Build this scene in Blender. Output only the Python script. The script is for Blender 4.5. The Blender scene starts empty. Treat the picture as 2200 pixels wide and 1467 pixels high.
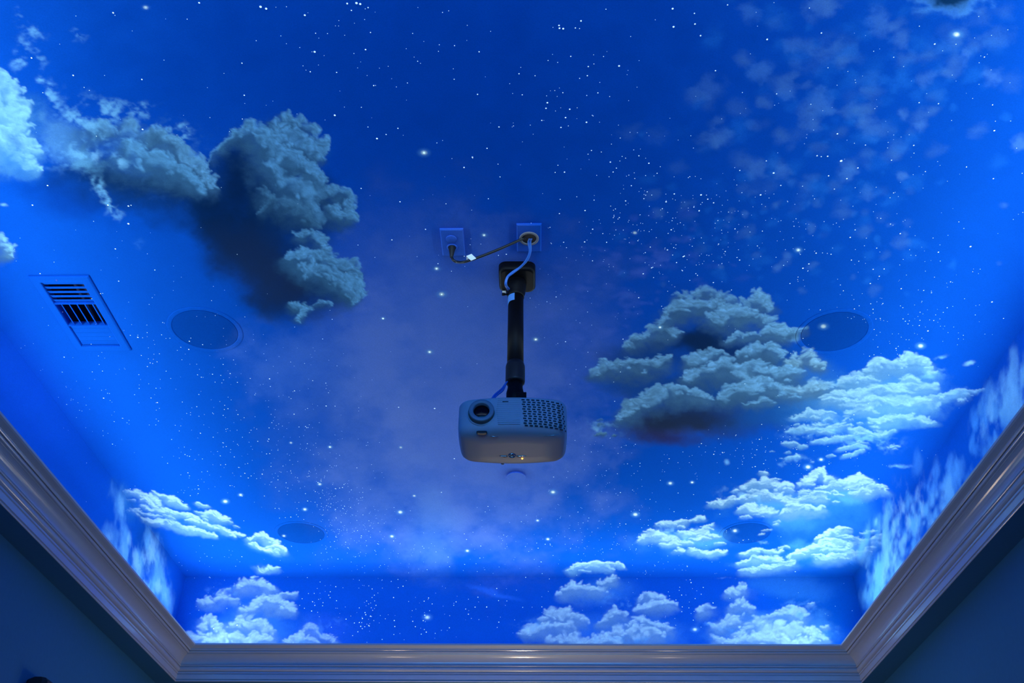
import bpy, math
import numpy as np
from mathutils import Vector

PI = math.pi
# ================================================================ camera, world, lights, exposure
S = bpy.context.scene
COL = S.collection
CAMZ = 1.0                                   # camera height over the floor; room coordinates below are in metres
FPX, PITCH, YAW, ROLL = 2036.0, 36.6363, -1.443, .5906
XL, XR, YB, YF, ZC = -1.8534, 1.6904, 4.786, -1.7, 3.0      # room: left, right, back, front (behind camera), ceiling
ZB = 2.419                                   # underside of the cove ledge
_p, _y, _r = (math.radians(v) for v in (PITCH, YAW, ROLL))
FV = np.array([math.sin(_y)*math.cos(_p), math.cos(_y)*math.cos(_p), math.sin(_p)])
_R = np.array([math.cos(_y), -math.sin(_y), 0.]); _U = np.cross(_R, FV)
RV = math.cos(_r)*_R+math.sin(_r)*_U; UV = -math.sin(_r)*_R+math.cos(_r)*_U

def at(px, py, axis, v):
    """the point of the plane axis = v seen at pixel (px, py) of the photograph"""
    d = FV+RV*(px-1100)/FPX-UV*(py-733.5)/FPX
    w = v-(CAMZ if axis == 2 else 0)
    p = d*w/d[axis]; return Vector((p[0], p[1], p[2]+CAMZ))

def to_px(P):
    P = np.asarray(P, float)-np.array([0, 0, CAMZ]); d = np.maximum(P@FV, .05)
    return 1100+FPX*(P@RV)/d, 733.5-FPX*(P@UV)/d

cd = bpy.data.cameras.new('camera'); cam = bpy.data.objects.new('camera', cd); COL.objects.link(cam)
cd.sensor_width = 36; cd.lens = 36*FPX/2200; cd.clip_start = .02
from mathutils import Matrix
cam.matrix_world = Matrix(((RV[0], UV[0], -FV[0], 0), (RV[1], UV[1], -FV[1], 0), (RV[2], UV[2], -FV[2], CAMZ), (0, 0, 0, 1)))
S.camera = cam

w = bpy.data.worlds.new('world'); S.world = w; w.use_nodes = True
w.node_tree.nodes['Background'].inputs[0].default_value = (.02, .06, .2, 1)
w.node_tree.nodes['Background'].inputs[1].default_value = .05

def area(name, loc, rot, sx, sy, power, col, spread=180):
    l = bpy.data.lights.new(name, 'AREA'); l.shape = 'RECTANGLE'; l.size = sx; l.size_y = sy
    l.energy = power; l.color = col; l.spread = math.radians(spread)
    o = bpy.data.objects.new(name, l); o.location = loc; o.rotation_euler = rot; COL.objects.link(o); return o
def bulb(name, loc, power, col, r=.05):
    l = bpy.data.lights.new(name, 'POINT'); l.energy = power; l.color = col; l.shadow_soft_size = r
    o = bpy.data.objects.new(name, l); o.location = loc; COL.objects.link(o); return o
# LED strips lying in the cove channel behind the moulding, shining up
LED = (.66, .93, 1.0)
LZ = 2.5725; LO = .105; TILT = math.radians(67)       # strips lie on top of the cornice, tipped in towards the room
PWM = 6.3                                    # watts per metre of strip
LY = YB-YF
area('cove_strip_left', (XL+LO, (YB+YF)/2, LZ), (0, PI+TILT, 0), .012, LY-.25, PWM*LY, LED)
area('cove_strip_right', (XR-LO, (YB+YF)/2, LZ), (0, PI-TILT, 0), .012, LY-.25, PWM*LY, LED)
area('cove_strip_back', ((XL+XR)/2, YB-LO, LZ), (PI+TILT, 0, 0), XR-XL-.25, .012, PWM*(XR-XL), LED)
area('cove_strip_front', ((XL+XR)/2, YF+LO, LZ), (PI-TILT, 0, 0), XR-XL-.25, .012, PWM*4.5*(XR-XL), LED)
# warm lamps low in the room: three on the back wall under the moulding, three by the screen behind the camera
WARM = (1.0, .80, .58)
for x, p in ((-.06, 15), (-.80, 3.2), (.80, 2.2)):
    bulb('back_lamp', (x, 4.55, 1.5), p, WARM, .04)
for x in (-1.5, .05, 1.5):
    bulb('screen_lamp', (x, -1.2, .9), 6.5, WARM, .04)

# added blue fill light behind the camera, for the projector front and back moulding
area('front_blue_fill', ((XL+XR)/2, YF+.06, 1.75), (PI/2, 0, 0), 2.4, 1.2, 58, (.02, .34, 1.0))

S.view_settings.view_transform = 'Standard'; S.view_settings.look = 'None'
S.view_settings.gamma = 1; S.view_settings.use_curve_mapping = False
S.view_settings.exposure = 0.0
S.cycles.max_bounces = 8; S.cycles.diffuse_bounces = 5; S.cycles.use_denoising = True
S.cycles.caustics_reflective = False; S.cycles.caustics_refractive = False
S.cycles.sample_clamp_indirect = 4

# ---------------------------------------------------------------- mural paint
MW, MH, MX, MY = 2500, 1700, 150, 100        # canvas size and margin around the 2200 x 1467 frame
SRGB = lambda c: tuple(((v/255)/12.92 if v/255 <= .04045 else ((v/255+.055)/1.055)**2.4) for v in c)

def _lattice(sx, sy, seed):
    r = np.random.RandomState(seed)
    gx = np.arange(MW)/sx; gy = np.arange(MH)/sy
    L = r.rand(int(gy[-1])+3, int(gx[-1])+3).astype(np.float32)
    ix = gx.astype(int); fx = (gx-ix).astype(np.float32); fx = fx*fx*(3-2*fx)
    iy = gy.astype(int); fy = (gy-iy).astype(np.float32); fy = (fy*fy*(3-2*fy))[:, None]
    a = L[iy]; b = L[iy+1]
    top = a[:, ix]*(1-fx)+a[:, ix+1]*fx
    bot = b[:, ix]*(1-fx)+b[:, ix+1]*fx
    return top*(1-fy)+bot*fy

def fbm(sx, sy, octaves, seed, gain=.55):
    out = np.zeros((MH, MW), np.float32); amp = 1; tot = 0
    for o in range(octaves):
        out += amp*_lattice(max(sx/2**o, 1.5), max(sy/2**o, 1.5), seed+o*17); tot += amp; amp *= gain
    return out/tot

def sstep(a, b, x):
    t = np.clip((x-a)/(b-a), 0, 1); return t*t*(3-2*t)

class Canvas:
    def __init__(s, base):
        s.c = np.zeros((MH, MW, 3), np.float32); s.c[:] = base
        s.n1 = fbm(60, 45, 6, 3); s.n2 = fbm(22, 16, 5, 57); s.n3 = fbm(9, 7, 3, 91)
        s.wx = fbm(34, 26, 5, 211)-.5; s.wy = fbm(34, 26, 5, 307)-.5
        s.rng = np.random.RandomState(5)
    def win(s, x, y, r):
        x += MX; y += MY
        x0, x1 = int(max(0, x-r)), int(min(MW, x+r+1)); y0, y1 = int(max(0, y-r)), int(min(MH, y+r+1))
        if x0 >= x1 or y0 >= y1: return None
        X = np.arange(x0, x1, dtype=np.float32)[None, :]-x; Y = np.arange(y0, y1, dtype=np.float32)[:, None]-y
        return slice(y0, y1), slice(x0, x1), X, Y
    def warp(s):
        """pull the whole painting about a little so no edge stays round"""
        fine = fbm(12, 9, 3, 611)-.5; f2 = fbm(12, 9, 3, 677)-.5
        yy, xx = np.mgrid[0:MH, 0:MW].astype(np.float32)
        X = np.clip(xx+s.wx*17+fine*4.5, 0, MW-2.01); Y = np.clip(yy+s.wy*12+f2*3.5, 0, MH-2.01)
        ix = X.astype(int); iy = Y.astype(int); fx = (X-ix)[..., None]; fy = (Y-iy)[..., None]; c = s.c
        s.c = (c[iy, ix]*(1-fx)+c[iy, ix+1]*fx)*(1-fy)+(c[iy+1, ix]*(1-fx)+c[iy+1, ix+1]*fx)*fy
    def blend(s, ys, xs, col, a):
        t = s.c[ys, xs]; t += (np.asarray(col, np.float32)-t)*a[..., None]
    def puff(s, x, y, r, light, dark, L=(.2, -.8, .35), asp=1., tilt=0., a=1., fade=.8, edge=.3, warp=14, ang=None):
        w = s.win(x, y, r*1.5*max(1, asp)+14)
        if w is None: return
        ys, xs, X, Y = w
        k = min(1., r/16)*warp*2.0
        X = X+s.wx[ys, xs]*k*1.2; Y = Y+s.wy[ys, xs]*k
        c, sn = math.cos(tilt), math.sin(tilt)
        U = (X*c+Y*sn)/r; V = (-X*sn+Y*c)/(r*asp)
        d2 = U*U+V*V; d = np.sqrt(d2)
        h = np.sqrt(np.clip(1-d2, 0, 1))
        ll = math.sqrt(L[0]**2+L[1]**2+L[2]**2)
        lit = (U*L[0]+V*L[1]+h*L[2])/ll
        sh = sstep(-.35, .95, lit+(s.n2[ys, xs]-.5)*.55)
        al = sstep(1.0, 1-edge, d)*a
        if fade:
            m = math.hypot(L[0], L[1]) or 1
            away = -(U*L[0]+V*L[1])/m
            al = al*(1-fade*sstep(-.35, .75, away))
        col = np.asarray(dark, np.float32)*(1-sh[..., None])+np.asarray(light, np.float32)*sh[..., None]
        t = s.c[ys, xs]; t += (col-t)*al[..., None]
    def ridge(s, pts, light, dark, L=(.2, -.8, .35), asp=1., tilt=0., a=.9, fade=.8, kids=7, gen=2, step=.75, jit=.25, b=1., edge=.45, body=1.):
        """puffs strung along pts = [(x, y, r), ...], each with smaller puffs round its lit side"""
        rg = s.rng; seq = []
        for (x0, y0, r0), (x1, y1, r1) in zip(pts, pts[1:]+[pts[-1]]):
            n = max(1, int(math.hypot(x1-x0, (y1-y0)/asp)/(step*(r0+r1)/2)))
            for i in range(n):
                t = i/n; r = (r0+(r1-r0)*t)*rg.uniform(.8, 1.2)
                seq.append((x0+(x1-x0)*t+rg.uniform(-jit, jit)*r, y0+(y1-y0)*t+rg.uniform(-jit, jit)*r*asp, r))
        mid = lambda p, q, t: tuple(p[i]+(q[i]-p[i])*t for i in range(3))
        base = math.atan2(L[1], L[0])
        lm = math.hypot(L[0], L[1]) or 1
        for x, y, r in seq:                      # the shaded mass the crest grows out of
            ox, oy = -L[0]/lm*r*1.1, -L[1]/lm*r*1.25*asp
            s.soft(x+ox, y+oy, r*2.1, r*1.75*asp, mid(dark, light, .12*b), .5*a*body, tilt, .45, .05, nz=s.n2)
            s.soft(x+ox*.4, y+oy*.4, r*1.35, r*1.25*asp, mid(dark, light, .34*b), .45*a*body, tilt, .45, .1, nz=s.n2)
        for x, y, r in seq:
            s.puff(x, y, r, mid(dark, light, .95*b), mid(dark, light, .05*b), L, asp, tilt, a*.85, fade, edge)
        if gen >= 1:
            for x, y, r in seq:
                for k in range(kids):
                    th = base+rg.normal(0, 1.0); q = rg.uniform(.25, 1.02); rr = r*rg.uniform(.25, .5)
                    cx, cy = x+math.cos(th)*r*q, y+math.sin(th)*r*q*asp
                    lv = b*rg.uniform(.75, 1.12)*(.6+.4*q)
                    s.puff(cx, cy, rr, mid(dark, light, lv*1.15), mid(dark, light, .12*b), L, asp, tilt, a*.7, fade, edge)
                    if gen >= 2 and rr > 4:
                        for j in range(4):
                            th2 = base+rg.normal(0, 1.0); r3 = rr*rg.uniform(.3, .55)
                            s.puff(cx+math.cos(th2)*rr*.85, cy+math.sin(th2)*rr*.85*asp, r3,
                                   mid(dark, light, lv*rg.uniform(.85, 1.15)), mid(dark, light, .2*b), L, asp, tilt, a*.55, fade*.9, edge+.1)
    def frag(s, cx, cy, rx, ry, n, r, light, dark, L=(0, -.85, .45), asp=.55, tilt=0., a=.75, body=.6, gen=1):
        """loose scraps of cloud scattered over an ellipse"""
        rg = s.rng
        for i in range(n):
            q = math.sqrt(rg.rand()); th = rg.uniform(0, 2*math.pi); u, v = rx*q*math.cos(th), ry*q*math.sin(th)
            x, y = cx+u*math.cos(tilt)-v*math.sin(tilt), cy+u*math.sin(tilt)+v*math.cos(tilt)
            rr = r*rg.uniform(.4, 1.2); w = rr*rg.uniform(.8, 2.6)
            s.ridge([(x-w, y+w*math.tan(tilt)*-1+rr*.3, rr*.6), (x, y, rr), (x+w, y+w*math.tan(tilt)+rr*.3, rr*.5)], light, dark, L, asp, tilt, a*rg.uniform(.6, 1.1), .6, 5, gen, body=body)
    def soft(s, x, y, rx, ry, col, a=.6, tilt=0., rag=.35, hard=.1, nz=None):
        """a soft ragged patch"""
        R = max(rx, ry)*1.5+10; w = s.win(x, y, R)
        if w is None: return
        ys, xs, X, Y = w
        c, sn = math.cos(tilt), math.sin(tilt)
        U = (X*c+Y*sn)/rx; V = (-X*sn+Y*c)/ry
        d = np.sqrt(U*U+V*V)+((nz if nz is not None else s.n1)[ys, xs]-.5)*rag*2
        s.blend(ys, xs, col, sstep(1.15, hard, d)*a)
    def wisp(s, x, y, rx, ry, col, a=.7, tilt=0., th=.5, nz=None, sharp=.3):
        """fibrous wisps: noise cut by a soft ellipse"""
        R = max(rx, ry)*1.3+10; w = s.win(x, y, R)
        if w is None: return
        ys, xs, X, Y = w
        c, sn = math.cos(tilt), math.sin(tilt)
        U = (X*c+Y*sn)/rx; V = (-X*sn+Y*c)/ry
        m = sstep(1.1, .1, np.sqrt(U*U+V*V))
        n = (nz if nz is not None else s.n2*.65+s.n3*.35)[ys, xs]
        s.blend(ys, xs, col, sstep(th-.08, th+sharp, n-(1-m)*.16)*m*a)

def paint_mural():
    C = Canvas(SRGB((12, 86, 194)))
    rg = np.random.RandomState(77)
    W = (.60, .86, .97); G = (.30, .50, .66)            # cloud light and mid tones
    D = (.028, .085, .22); DD = (.03, .055, .13)      # cloud base tones
    # broad tones of the painted sky; the lighter centre also paints in missing light
    C.soft(900, 150, 1000, 420, SRGB((0, 72, 178)), .6, 0, .25)
    C.soft(1230, 420, 420, 300, SRGB((6, 78, 180)), .4, 0, .4)
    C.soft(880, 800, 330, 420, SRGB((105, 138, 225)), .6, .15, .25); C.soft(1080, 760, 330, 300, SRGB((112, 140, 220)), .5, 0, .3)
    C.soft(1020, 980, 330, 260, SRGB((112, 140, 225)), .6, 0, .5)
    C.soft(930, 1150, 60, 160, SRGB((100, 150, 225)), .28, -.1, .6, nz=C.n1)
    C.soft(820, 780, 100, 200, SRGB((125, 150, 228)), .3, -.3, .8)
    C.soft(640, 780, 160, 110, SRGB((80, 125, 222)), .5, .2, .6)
    C.soft(60, 830, 200, 110, SRGB((30, 110, 250)), .3, .9, .4)
    # blurred altocumulus blotches fading across the upper right
    for i in range(400):
        t = rg.rand(); x = 1790+rg.normal(0, 175)-(t-.5)*430; y = -20+t*640+rg.normal(0, 40)
        if x < 1330 or x > 2190: continue
        r = (27-17*t)*rg.uniform(.55, 1.5); lilac = rg.rand() < .4
        C.soft(x, y, r*rg.uniform(.9, 1.4), r*.85, SRGB((92, 140, 205) if lilac else (40, 125, 225)), rg.uniform(.09, .34), -.35, .5, .1, nz=C.n2)
    for x, y, r, a in [(1765, 15, 38, .5), (1885, 45, 34, .42), (1935, 85, 26, .5), (2135, 165, 24, .62), (1690, 190, 30, .45), (1635, 155, 26, .35), (1990, 165, 22, .42), (1525, 190, 34, .32), (1760, 225, 34, .45), (1545, 295, 30, .38), (1700, 95, 24, .3), (1625, 365, 22, .45), (1680, 370, 24, .42), (1820, 372, 24, .5), (1940, 240, 14, .6), (1980, 268, 15, .62), (1938, 375, 13, .6), (1865, 270, 26, .4), (2075, 120, 14, .55), (1755, 270, 18, .4), (2190, 310, 22, .6), (1600, 462, 10, .5), (1865, 415, 18, .35), (1745, 490, 13, .4), (1610, 25, 28, .3), (1690, 550, 12, .5), (1670, 578, 12, .5)]:
        C.soft(x, y, r*1.1, r, SRGB((98, 150, 222)), a*.85, -.4, .6, .1, nz=C.n2)
        C.soft(x, y, r*.4, r*.35, SRGB((60, 110, 200)), a*.4, 0, .5, .2, nz=C.n2)
    for i in range(320):                       # finer dapple running down past the projector
        t = rg.rand(); x = 1420-t*420+rg.normal(0, 80); y = 480+t*690+rg.normal(0, 40)
        r = (14-8*t)*rg.uniform(.5, 1.3)
        C.soft(x, y, r*1.5, r*.8, SRGB((100, 125, 220)), rg.uniform(.06, .2), 0, .6, .1, nz=C.n2)
    # dark spot with pale rim at the top right
    C.soft(2040, -12, 92, 52, SRGB((95, 165, 235)), .6, 0, .5, .5, nz=C.n2)
    C.soft(2040, -16, 56, 38, SRGB((8, 48, 84)), .95, 0, .3, .5, nz=C.n2)
    # ---------------- big cloud, left
    BL = (.22, .58, .95); BD = (.012, .05, .125)
    C.soft(150, 420, 150, 70, SRGB((10, 60, 150)), .6, .3, .5)
    for x, y, rx, ry, t in [(250, 395, 190, 66, .25), (400, 430, 170, 74, .35), (470, 400, 90, 80, 0), (560, 400, 125, 120, 0), (600, 480, 140, 115, 0), (520, 500, 130, 100, .6), (540, 560, 150, 90, .7), (600, 600, 145, 85, .5), (650, 610, 125, 76, .2), (590, 655, 100, 50, .4), (680, 440, 65, 85, 0), (725, 610, 58, 46, 0)]:
        C.soft(x, y, rx, ry, SRGB((16, 52, 100)), .72, t, .3, .25)
    for x, y, rx, ry, t in [(510, 350, 56, 64, 0), (530, 430, 100, 66, .2), (455, 440, 100, 52, .3), (380, 400, 100, 44, .4), (250, 385, 110, 34, .2), (490, 500, 100, 60, .7)]:
        C.soft(x, y, rx, ry, SRGB((10, 42, 84)), .8, t, .3, .2)
    for x, y, rx, ry, t in [(550, 560, 140, 80, .6), (590, 630, 125, 56, .4), (640, 600, 90, 50, .3)]:
        C.soft(x, y, rx, ry, SRGB((36, 54, 90)), .6, t, .3, .1)
    C.wisp(330, 320, 190, 120, SRGB((110, 175, 225)), .35, .4, .45); C.wisp(180, 270, 130, 90, SRGB((130, 195, 235)), .55, .5, .46); C.wisp(120, 330, 90, 50, SRGB((120, 185, 235)), .5, .4, .42)
    # bright stack at the left edge
    CL = (.40, .78, .98)
    LL = (.45, -.6, .4)
    C.soft(20, 280, 80, 110, SRGB((50, 115, 190)), .8, .5, .3, .4)
    C.ridge([(-10, 175, 28), (12, 200, 30), (35, 230, 28), (48, 268, 26)], CL, (.06, .24, .50), LL, .95, a=.85, fade=.5)
    C.ridge([(-20, 240, 40), (10, 260, 36), (35, 285, 30), (60, 310, 24), (78, 322, 16)], CL, (.06, .24, .50), LL, .95, a=.85, fade=.55)
    C.ridge([(-20, 310, 34), (10, 318, 28), (40, 335, 22), (70, 358, 15), (84, 368, 9)], CL, (.06, .24, .50), LL, .8, a=.9, fade=.7)
    C.soft(35, 345, 60, 36, SRGB((60, 130, 205)), .55, .5, .3, .2); C.soft(30, 300, 40, 12, SRGB((40, 105, 180)), .5, .6, .4, .2)
    C.ridge([(-5, 515, 18), (12, 530, 14), (20, 552, 8)], CL, BD, LL, 1, a=.8)
    C.soft(5, 441, 12, 5, SRGB((150, 205, 240)), .7, .2, .5, .2)
    C.soft(50, 372, 52, 20, SRGB((30, 100, 190)), .5, .3, .5, .2)
    # middle mass
    ML = (.24, .58, .92)
    LM = (.55, -.65, .35)
    C.soft(130, 300, 90, 45, SRGB((110, 170, 215)), .55, .7, .7, .1, nz=C.n2)
    C.soft(185, 345, 55, 26, SRGB((120, 185, 225)), .6, .7, .7, .1, nz=C.n2)
    C.ridge([(190, 285, 26), (235, 275, 30), (280, 280, 32), (320, 292, 30), (350, 310, 28)], ML, BD, LM, .9, a=.62, fade=.75)
    C.ridge([(345, 290, 20), (375, 315, 22), (400, 340, 22), (425, 362, 18), (445, 385, 16), (458, 402, 11)], ML, BD, LM, 1, a=.85, fade=.8)
    C.ridge([(270, 320, 28), (320, 340, 28), (365, 365, 26), (405, 388, 20), (435, 408, 12)], BL, BD, LM, .9, a=.6, fade=.8)
    for x, y, rx, ry, t in [(170, 255, 70, 30, .5), (110, 200, 22, 46, -.3), (85, 170, 14, 34, .2), (235, 235, 60, 40, .3), (300, 235, 45, 26, .2), (175, 330, 50, 38, .7), (215, 400, 34, 24, .8), (245, 455, 34, 20, .8), (230, 430, 18, 34, -.3), (170, 75, 26, 20, .3), (75, 70, 36, 22, .2), (40, 130, 30, 30, .6), (258, 345, 34, 20, .4), (45, 35, 20, 30, .1), (390, 275, 36, 20, .5), (395, 290, 22, 18, .3), (70, 110, 60, 16, .7)]:
        C.wisp(x, y, rx, ry, SRGB((135, 200, 240)), .8, t, .44, sharp=.22)
    for x, y, rx, ry in [(165, 355, 16, 10), (205, 340, 10, 14), (262, 352, 12, 6), (100, 205, 8, 16)]:
        C.wisp(x, y, rx*1.8, ry*1.8, SRGB((150, 205, 240)), .5, .3, .5)
    # head, shoulder and the lobes down the right side
    LR_ = (.6, -.6, .35)
    C.ridge([(600, 270, 20), (635, 262, 22), (665, 280, 26), (685, 305, 20), (692, 330, 14)], BL, BD, LR_, 1, a=.95, fade=.45, kids=9)
    C.ridge([(588, 292, 16), (625, 300, 24), (655, 318, 24), (678, 340, 18)], BL, BD, LR_, 1, a=.8, fade=.6)
    C.ridge([(500, 283, 11), (530, 278, 16), (560, 282, 20), (590, 300, 22)], BL, BD, (.3, -.9, .3), 1, a=.75, fade=.75)
    C.ridge([(478, 322, 7), (490, 305, 8), (500, 288, 9)], BL, BD, (-.4, -.8, .3), 1, a=.6, fade=.8, gen=1)
    C.ridge([(455, 345, 7), (462, 328, 8), (480, 318, 7)], BL, BD, (-.6, -.6, .2), 1, a=.4, fade=.8, gen=1)
    C.ridge([(560, 300, 22), (595, 330, 28), (628, 355, 28), (655, 385, 26), (678, 415, 20)], BL, BD, LR_, 1, a=.85, fade=.7, kids=9)
    C.ridge([(640, 350, 16), (668, 365, 20), (690, 392, 16)], BL, BD, LR_, 1, a=.85, fade=.6)
    C.ridge([(580, 355, 20), (600, 385, 20), (640, 410, 24), (672, 440, 24), (684, 468, 14)], BL, BD, LR_, 1, a=.6, fade=.8)
    C.ridge([(706, 412, 14), (735, 420, 16), (752, 440, 15), (745, 462, 14), (760, 474, 8), (720, 455, 18)], BL, BD, LR_, 1, a=.85, fade=.6)
    C.ridge([(560, 420, 13), (600, 432, 18), (640, 455, 20), (672, 480, 13)], tuple(v*.6 for v in BL), BD, LR_, 1, a=.5, fade=.85)
    C.ridge([(640, 505, 12), (668, 502, 15), (695, 515, 14), (703, 535, 9)], BL, BD, (.3, -.8, .3), .9, a=.85, fade=.75)
    C.ridge([(612, 552, 12), (645, 550, 17), (690, 560, 22), (730, 568, 20), (762, 580, 15), (772, 600, 10)], BL, BD, (.35, -.75, .35), .9, a=.9, fade=.7, kids=9)
    C.ridge([(640, 578, 14), (680, 585, 20), (720, 598, 20), (758, 615, 20), (782, 625, 9)], BL, BD, (.5, -.6, .35), .9, a=.8, fade=.7, kids=9)
    C.ridge([(700, 600, 10), (735, 620, 20), (765, 635, 15), (755, 652, 10)], BL, BD, (.6, -.5, .35), .9, a=.8, fade=.6)
    C.ridge([(630, 655, 8), (648, 658, 12), (668, 662, 9), (650, 680, 9), (640, 690, 5)], BL, BD, (.4, -.7, .35), .9, a=.75, fade=.6)
    C.ridge([(680, 655, 6), (700, 652, 8), (708, 658, 4)], BL, BD, (.4, -.7, .35), .7, a=.6, fade=.6, gen=1)
    C.ridge([(560, 462, 8), (575, 440, 9), (590, 425, 7)], tuple(v*.5 for v in BL), BD, (-.3, -.7, .3), 1, a=.4, fade=.8, gen=1)
    C.wisp(740, 505, 36, 22, SRGB((70, 110, 190)), .6, -.2, .42); C.wisp(700, 330, 30, 22, SRGB((40, 110, 190)), .5, 0, .45)
    C.wisp(560, 265, 60, 22, SRGB((70, 130, 190)), .5, 0, .45)
    C.wisp(295, 525, 18, 16, SRGB((60, 130, 225)), .7, 0, .4)
    # ---------------- right hand cloud bank
    RL = (.30, .66, 1.0); RD = (.022, .065, .155); U_ = (.05, -.9, .4)
    for x, y, rx, ry, t, c in [(1540, 740, 150, 60, .1, (20, 58, 112)), (1420, 760, 110, 36, -.1, (28, 68, 130)), (1640, 760, 140, 50, .2, (30, 85, 160)), (1400, 825, 150, 40, .1, (32, 75, 140)), (1560, 850, 230, 50, 0, (30, 80, 140)), (1500, 900, 200, 55, 0, (44, 64, 104)), (1440, 925, 110, 36, .1, (60, 66, 100)), (1700, 850, 130, 45, -.1, (40, 105, 180)), (1830, 870, 170, 70, 0, (50, 125, 205)), (1900, 880, 120, 50, 0, (60, 135, 210)), (1650, 890, 120, 30, -.2, (30, 90, 165))]:
        C.soft(x, y, rx, ry, SRGB(c), .72, t, .45, .25)
    for x, y, rx, ry, c in [(1390, 770, 120, 40, (30, 76, 145)), (1340, 820, 90, 30, (34, 82, 155)), (1520, 800, 130, 44, (34, 78, 140)), (1620, 810, 140, 44, (44, 100, 170)), (1740, 800, 80, 40, (60, 125, 195)), (1780, 850, 110, 40, (80, 150, 215)), (1930, 850, 120, 60, (95, 165, 225)), (1820, 910, 130, 40, (50, 125, 215))]:
        C.soft(x, y, rx, ry, SRGB(c), .6, 0, .45, .25)
    C.soft(1500, 735, 90, 34, SRGB((22, 46, 78)), .85, .1, .3, .3); C.soft(1590, 765, 70, 36, SRGB((24, 44, 80)), .7, .3, .4, .2)
    C.soft(1470, 905, 130, 32, SRGB((40, 52, 74)), .8, 0, .4, .2); C.soft(1440, 940, 80, 22, SRGB((52, 46, 88)), .7, .1, .4, .1)
    A = .72
    C.ridge([(1450, 640, 12), (1485, 628, 17), (1530, 632, 17), (1570, 645, 14)], RL, RD, U_, A, a=.55, fade=.7)
    C.ridge([(1600, 655, 14), (1630, 640, 19), (1652, 655, 13)], RL, RD, U_, .9, a=.8, fade=.7)
    C.ridge([(1430, 672, 18), (1462, 655, 22), (1500, 660, 22), (1545, 652, 20), (1580, 668, 15)], RL, RD, U_, A, a=.9, fade=.7, kids=8)
    C.ridge([(1520, 685, 15), (1560, 680, 20), (1600, 675, 22), (1640, 682, 20), (1665, 700, 13), (1695, 712, 10), (1715, 722, 6)], RL, RD, U_, A, a=.85, fade=.7, kids=8)
    C.ridge([(1345, 745, 11), (1375, 730, 16), (1405, 715, 18), (1440, 718, 15), (1460, 715, 8)], RL, RD, U_, A, a=.85, fade=.75)
    C.ridge([(1420, 700, 14), (1432, 685, 16)], RL, RD, U_, A, a=.6, fade=.75)
    C.ridge([(1560, 730, 8), (1600, 725, 13), (1640, 718, 15), (1690, 718, 11), (1730, 712, 7)], RL, RD, U_, A, a=.7, fade=.75)
    C.ridge([(1278, 800, 12), (1300, 790, 18), (1340, 785, 20), (1385, 782, 22), (1425, 775, 16), (1435, 762, 9)], RL, RD, U_, A, a=.9, fade=.7, kids=8)
    C.ridge([(1475, 780, 13), (1505, 765, 17), (1530, 760, 18), (1555, 770, 11)], RL, RD, U_, A, a=.85, fade=.75)
    C.ridge([(1590, 765, 14), (1620, 755, 20), (1650, 748, 17), (1670, 765, 13)], RL, RD, U_, A, a=.85, fade=.7)
    RB = (.52, .84, .97)
    C.ridge([(1700, 780, 20), (1735, 765, 20), (1755, 780, 15), (1770, 792, 6)], tuple((p+q)/2 for p, q in zip(RL, RB)), RD, U_, A, a=.85, fade=.7)
    C.ridge([(1470, 815, 14), (1505, 800, 22), (1545, 788, 24), (1590, 795, 22), (1640, 798, 22), (1690, 805, 20), (1720, 800, 14)], RL, RD, U_, A, a=.85, fade=.75, kids=8)
    C.ridge([(1330, 900, 14), (1355, 880, 20), (1390, 855, 24), (1440, 842, 24), (1485, 845, 18), (1520, 858, 14)], RL, RD, U_, A, a=.9, fade=.75, kids=9)
    C.ridge([(1560, 852, 14), (1590, 832, 22), (1640, 830, 22), (1690, 838, 18)], RL, RD, U_, A, a=.85, fade=.8)
    C.ridge([(1710, 840, 20), (1750, 828, 20), (1800, 832, 16)], tuple((p+q)/2 for p, q in zip(RL, RB)), RD, U_, A, a=.7, fade=.8)
    C.ridge([(1810, 825, 13), (1840, 815, 17), (1865, 830, 14)], RB, (.05, .2, .45), U_, A, a=.8, fade=.75)
    C.ridge([(1865, 800, 13), (1890, 790, 19), (1925, 785, 20), (1955, 772, 20), (1990, 785, 17), (2005, 805, 12)], RB, (.05, .2, .45), U_, A, a=.95, fade=.65, kids=9)
    C.ridge([(1780, 860, 13), (1820, 850, 17), (1870, 850, 20), (1920, 838, 22), (1965, 825, 20), (2000, 835, 15)], RB, (.06, .22, .5), U_, .62, a=.9, fade=.65, kids=8)
    C.ridge([(1850, 880, 15), (1900, 868, 20), (1950, 862, 22), (1995, 868, 20), (2035, 850, 11), (2075, 848, 7)], RB, (.08, .28, .55), U_, .6, a=.9, fade=.6, kids=8)
    C.ridge([(1880, 905, 11), (1930, 895, 17), (1975, 900, 17), (2005, 905, 9)], RB, (.08, .28, .55), U_, .5, a=.9, fade=.6)
    for p in [[(1700, 895, 9), (1740, 885, 12), (1790, 890, 9)], [(1690, 925, 6), (1730, 915, 10), (1780, 920, 11), (1810, 910, 9)], [(1745, 950, 6), (1790, 940, 9), (1840, 935, 8)], [(1830, 925, 7), (1880, 930, 9), (1920, 925, 7)], [(1800, 965, 5), (1840, 958, 6), (1860, 962, 4)], [(1690, 985, 5), (1720, 975, 6)], [(1810, 980, 4), (1850, 970, 5)], [(2020, 860, 8), (2060, 842, 9), (2110, 836, 4)]]:
        C.ridge(p, RB, (.10, .30, .62), U_, .5, a=.8, fade=.55, kids=6, gen=1)
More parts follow.
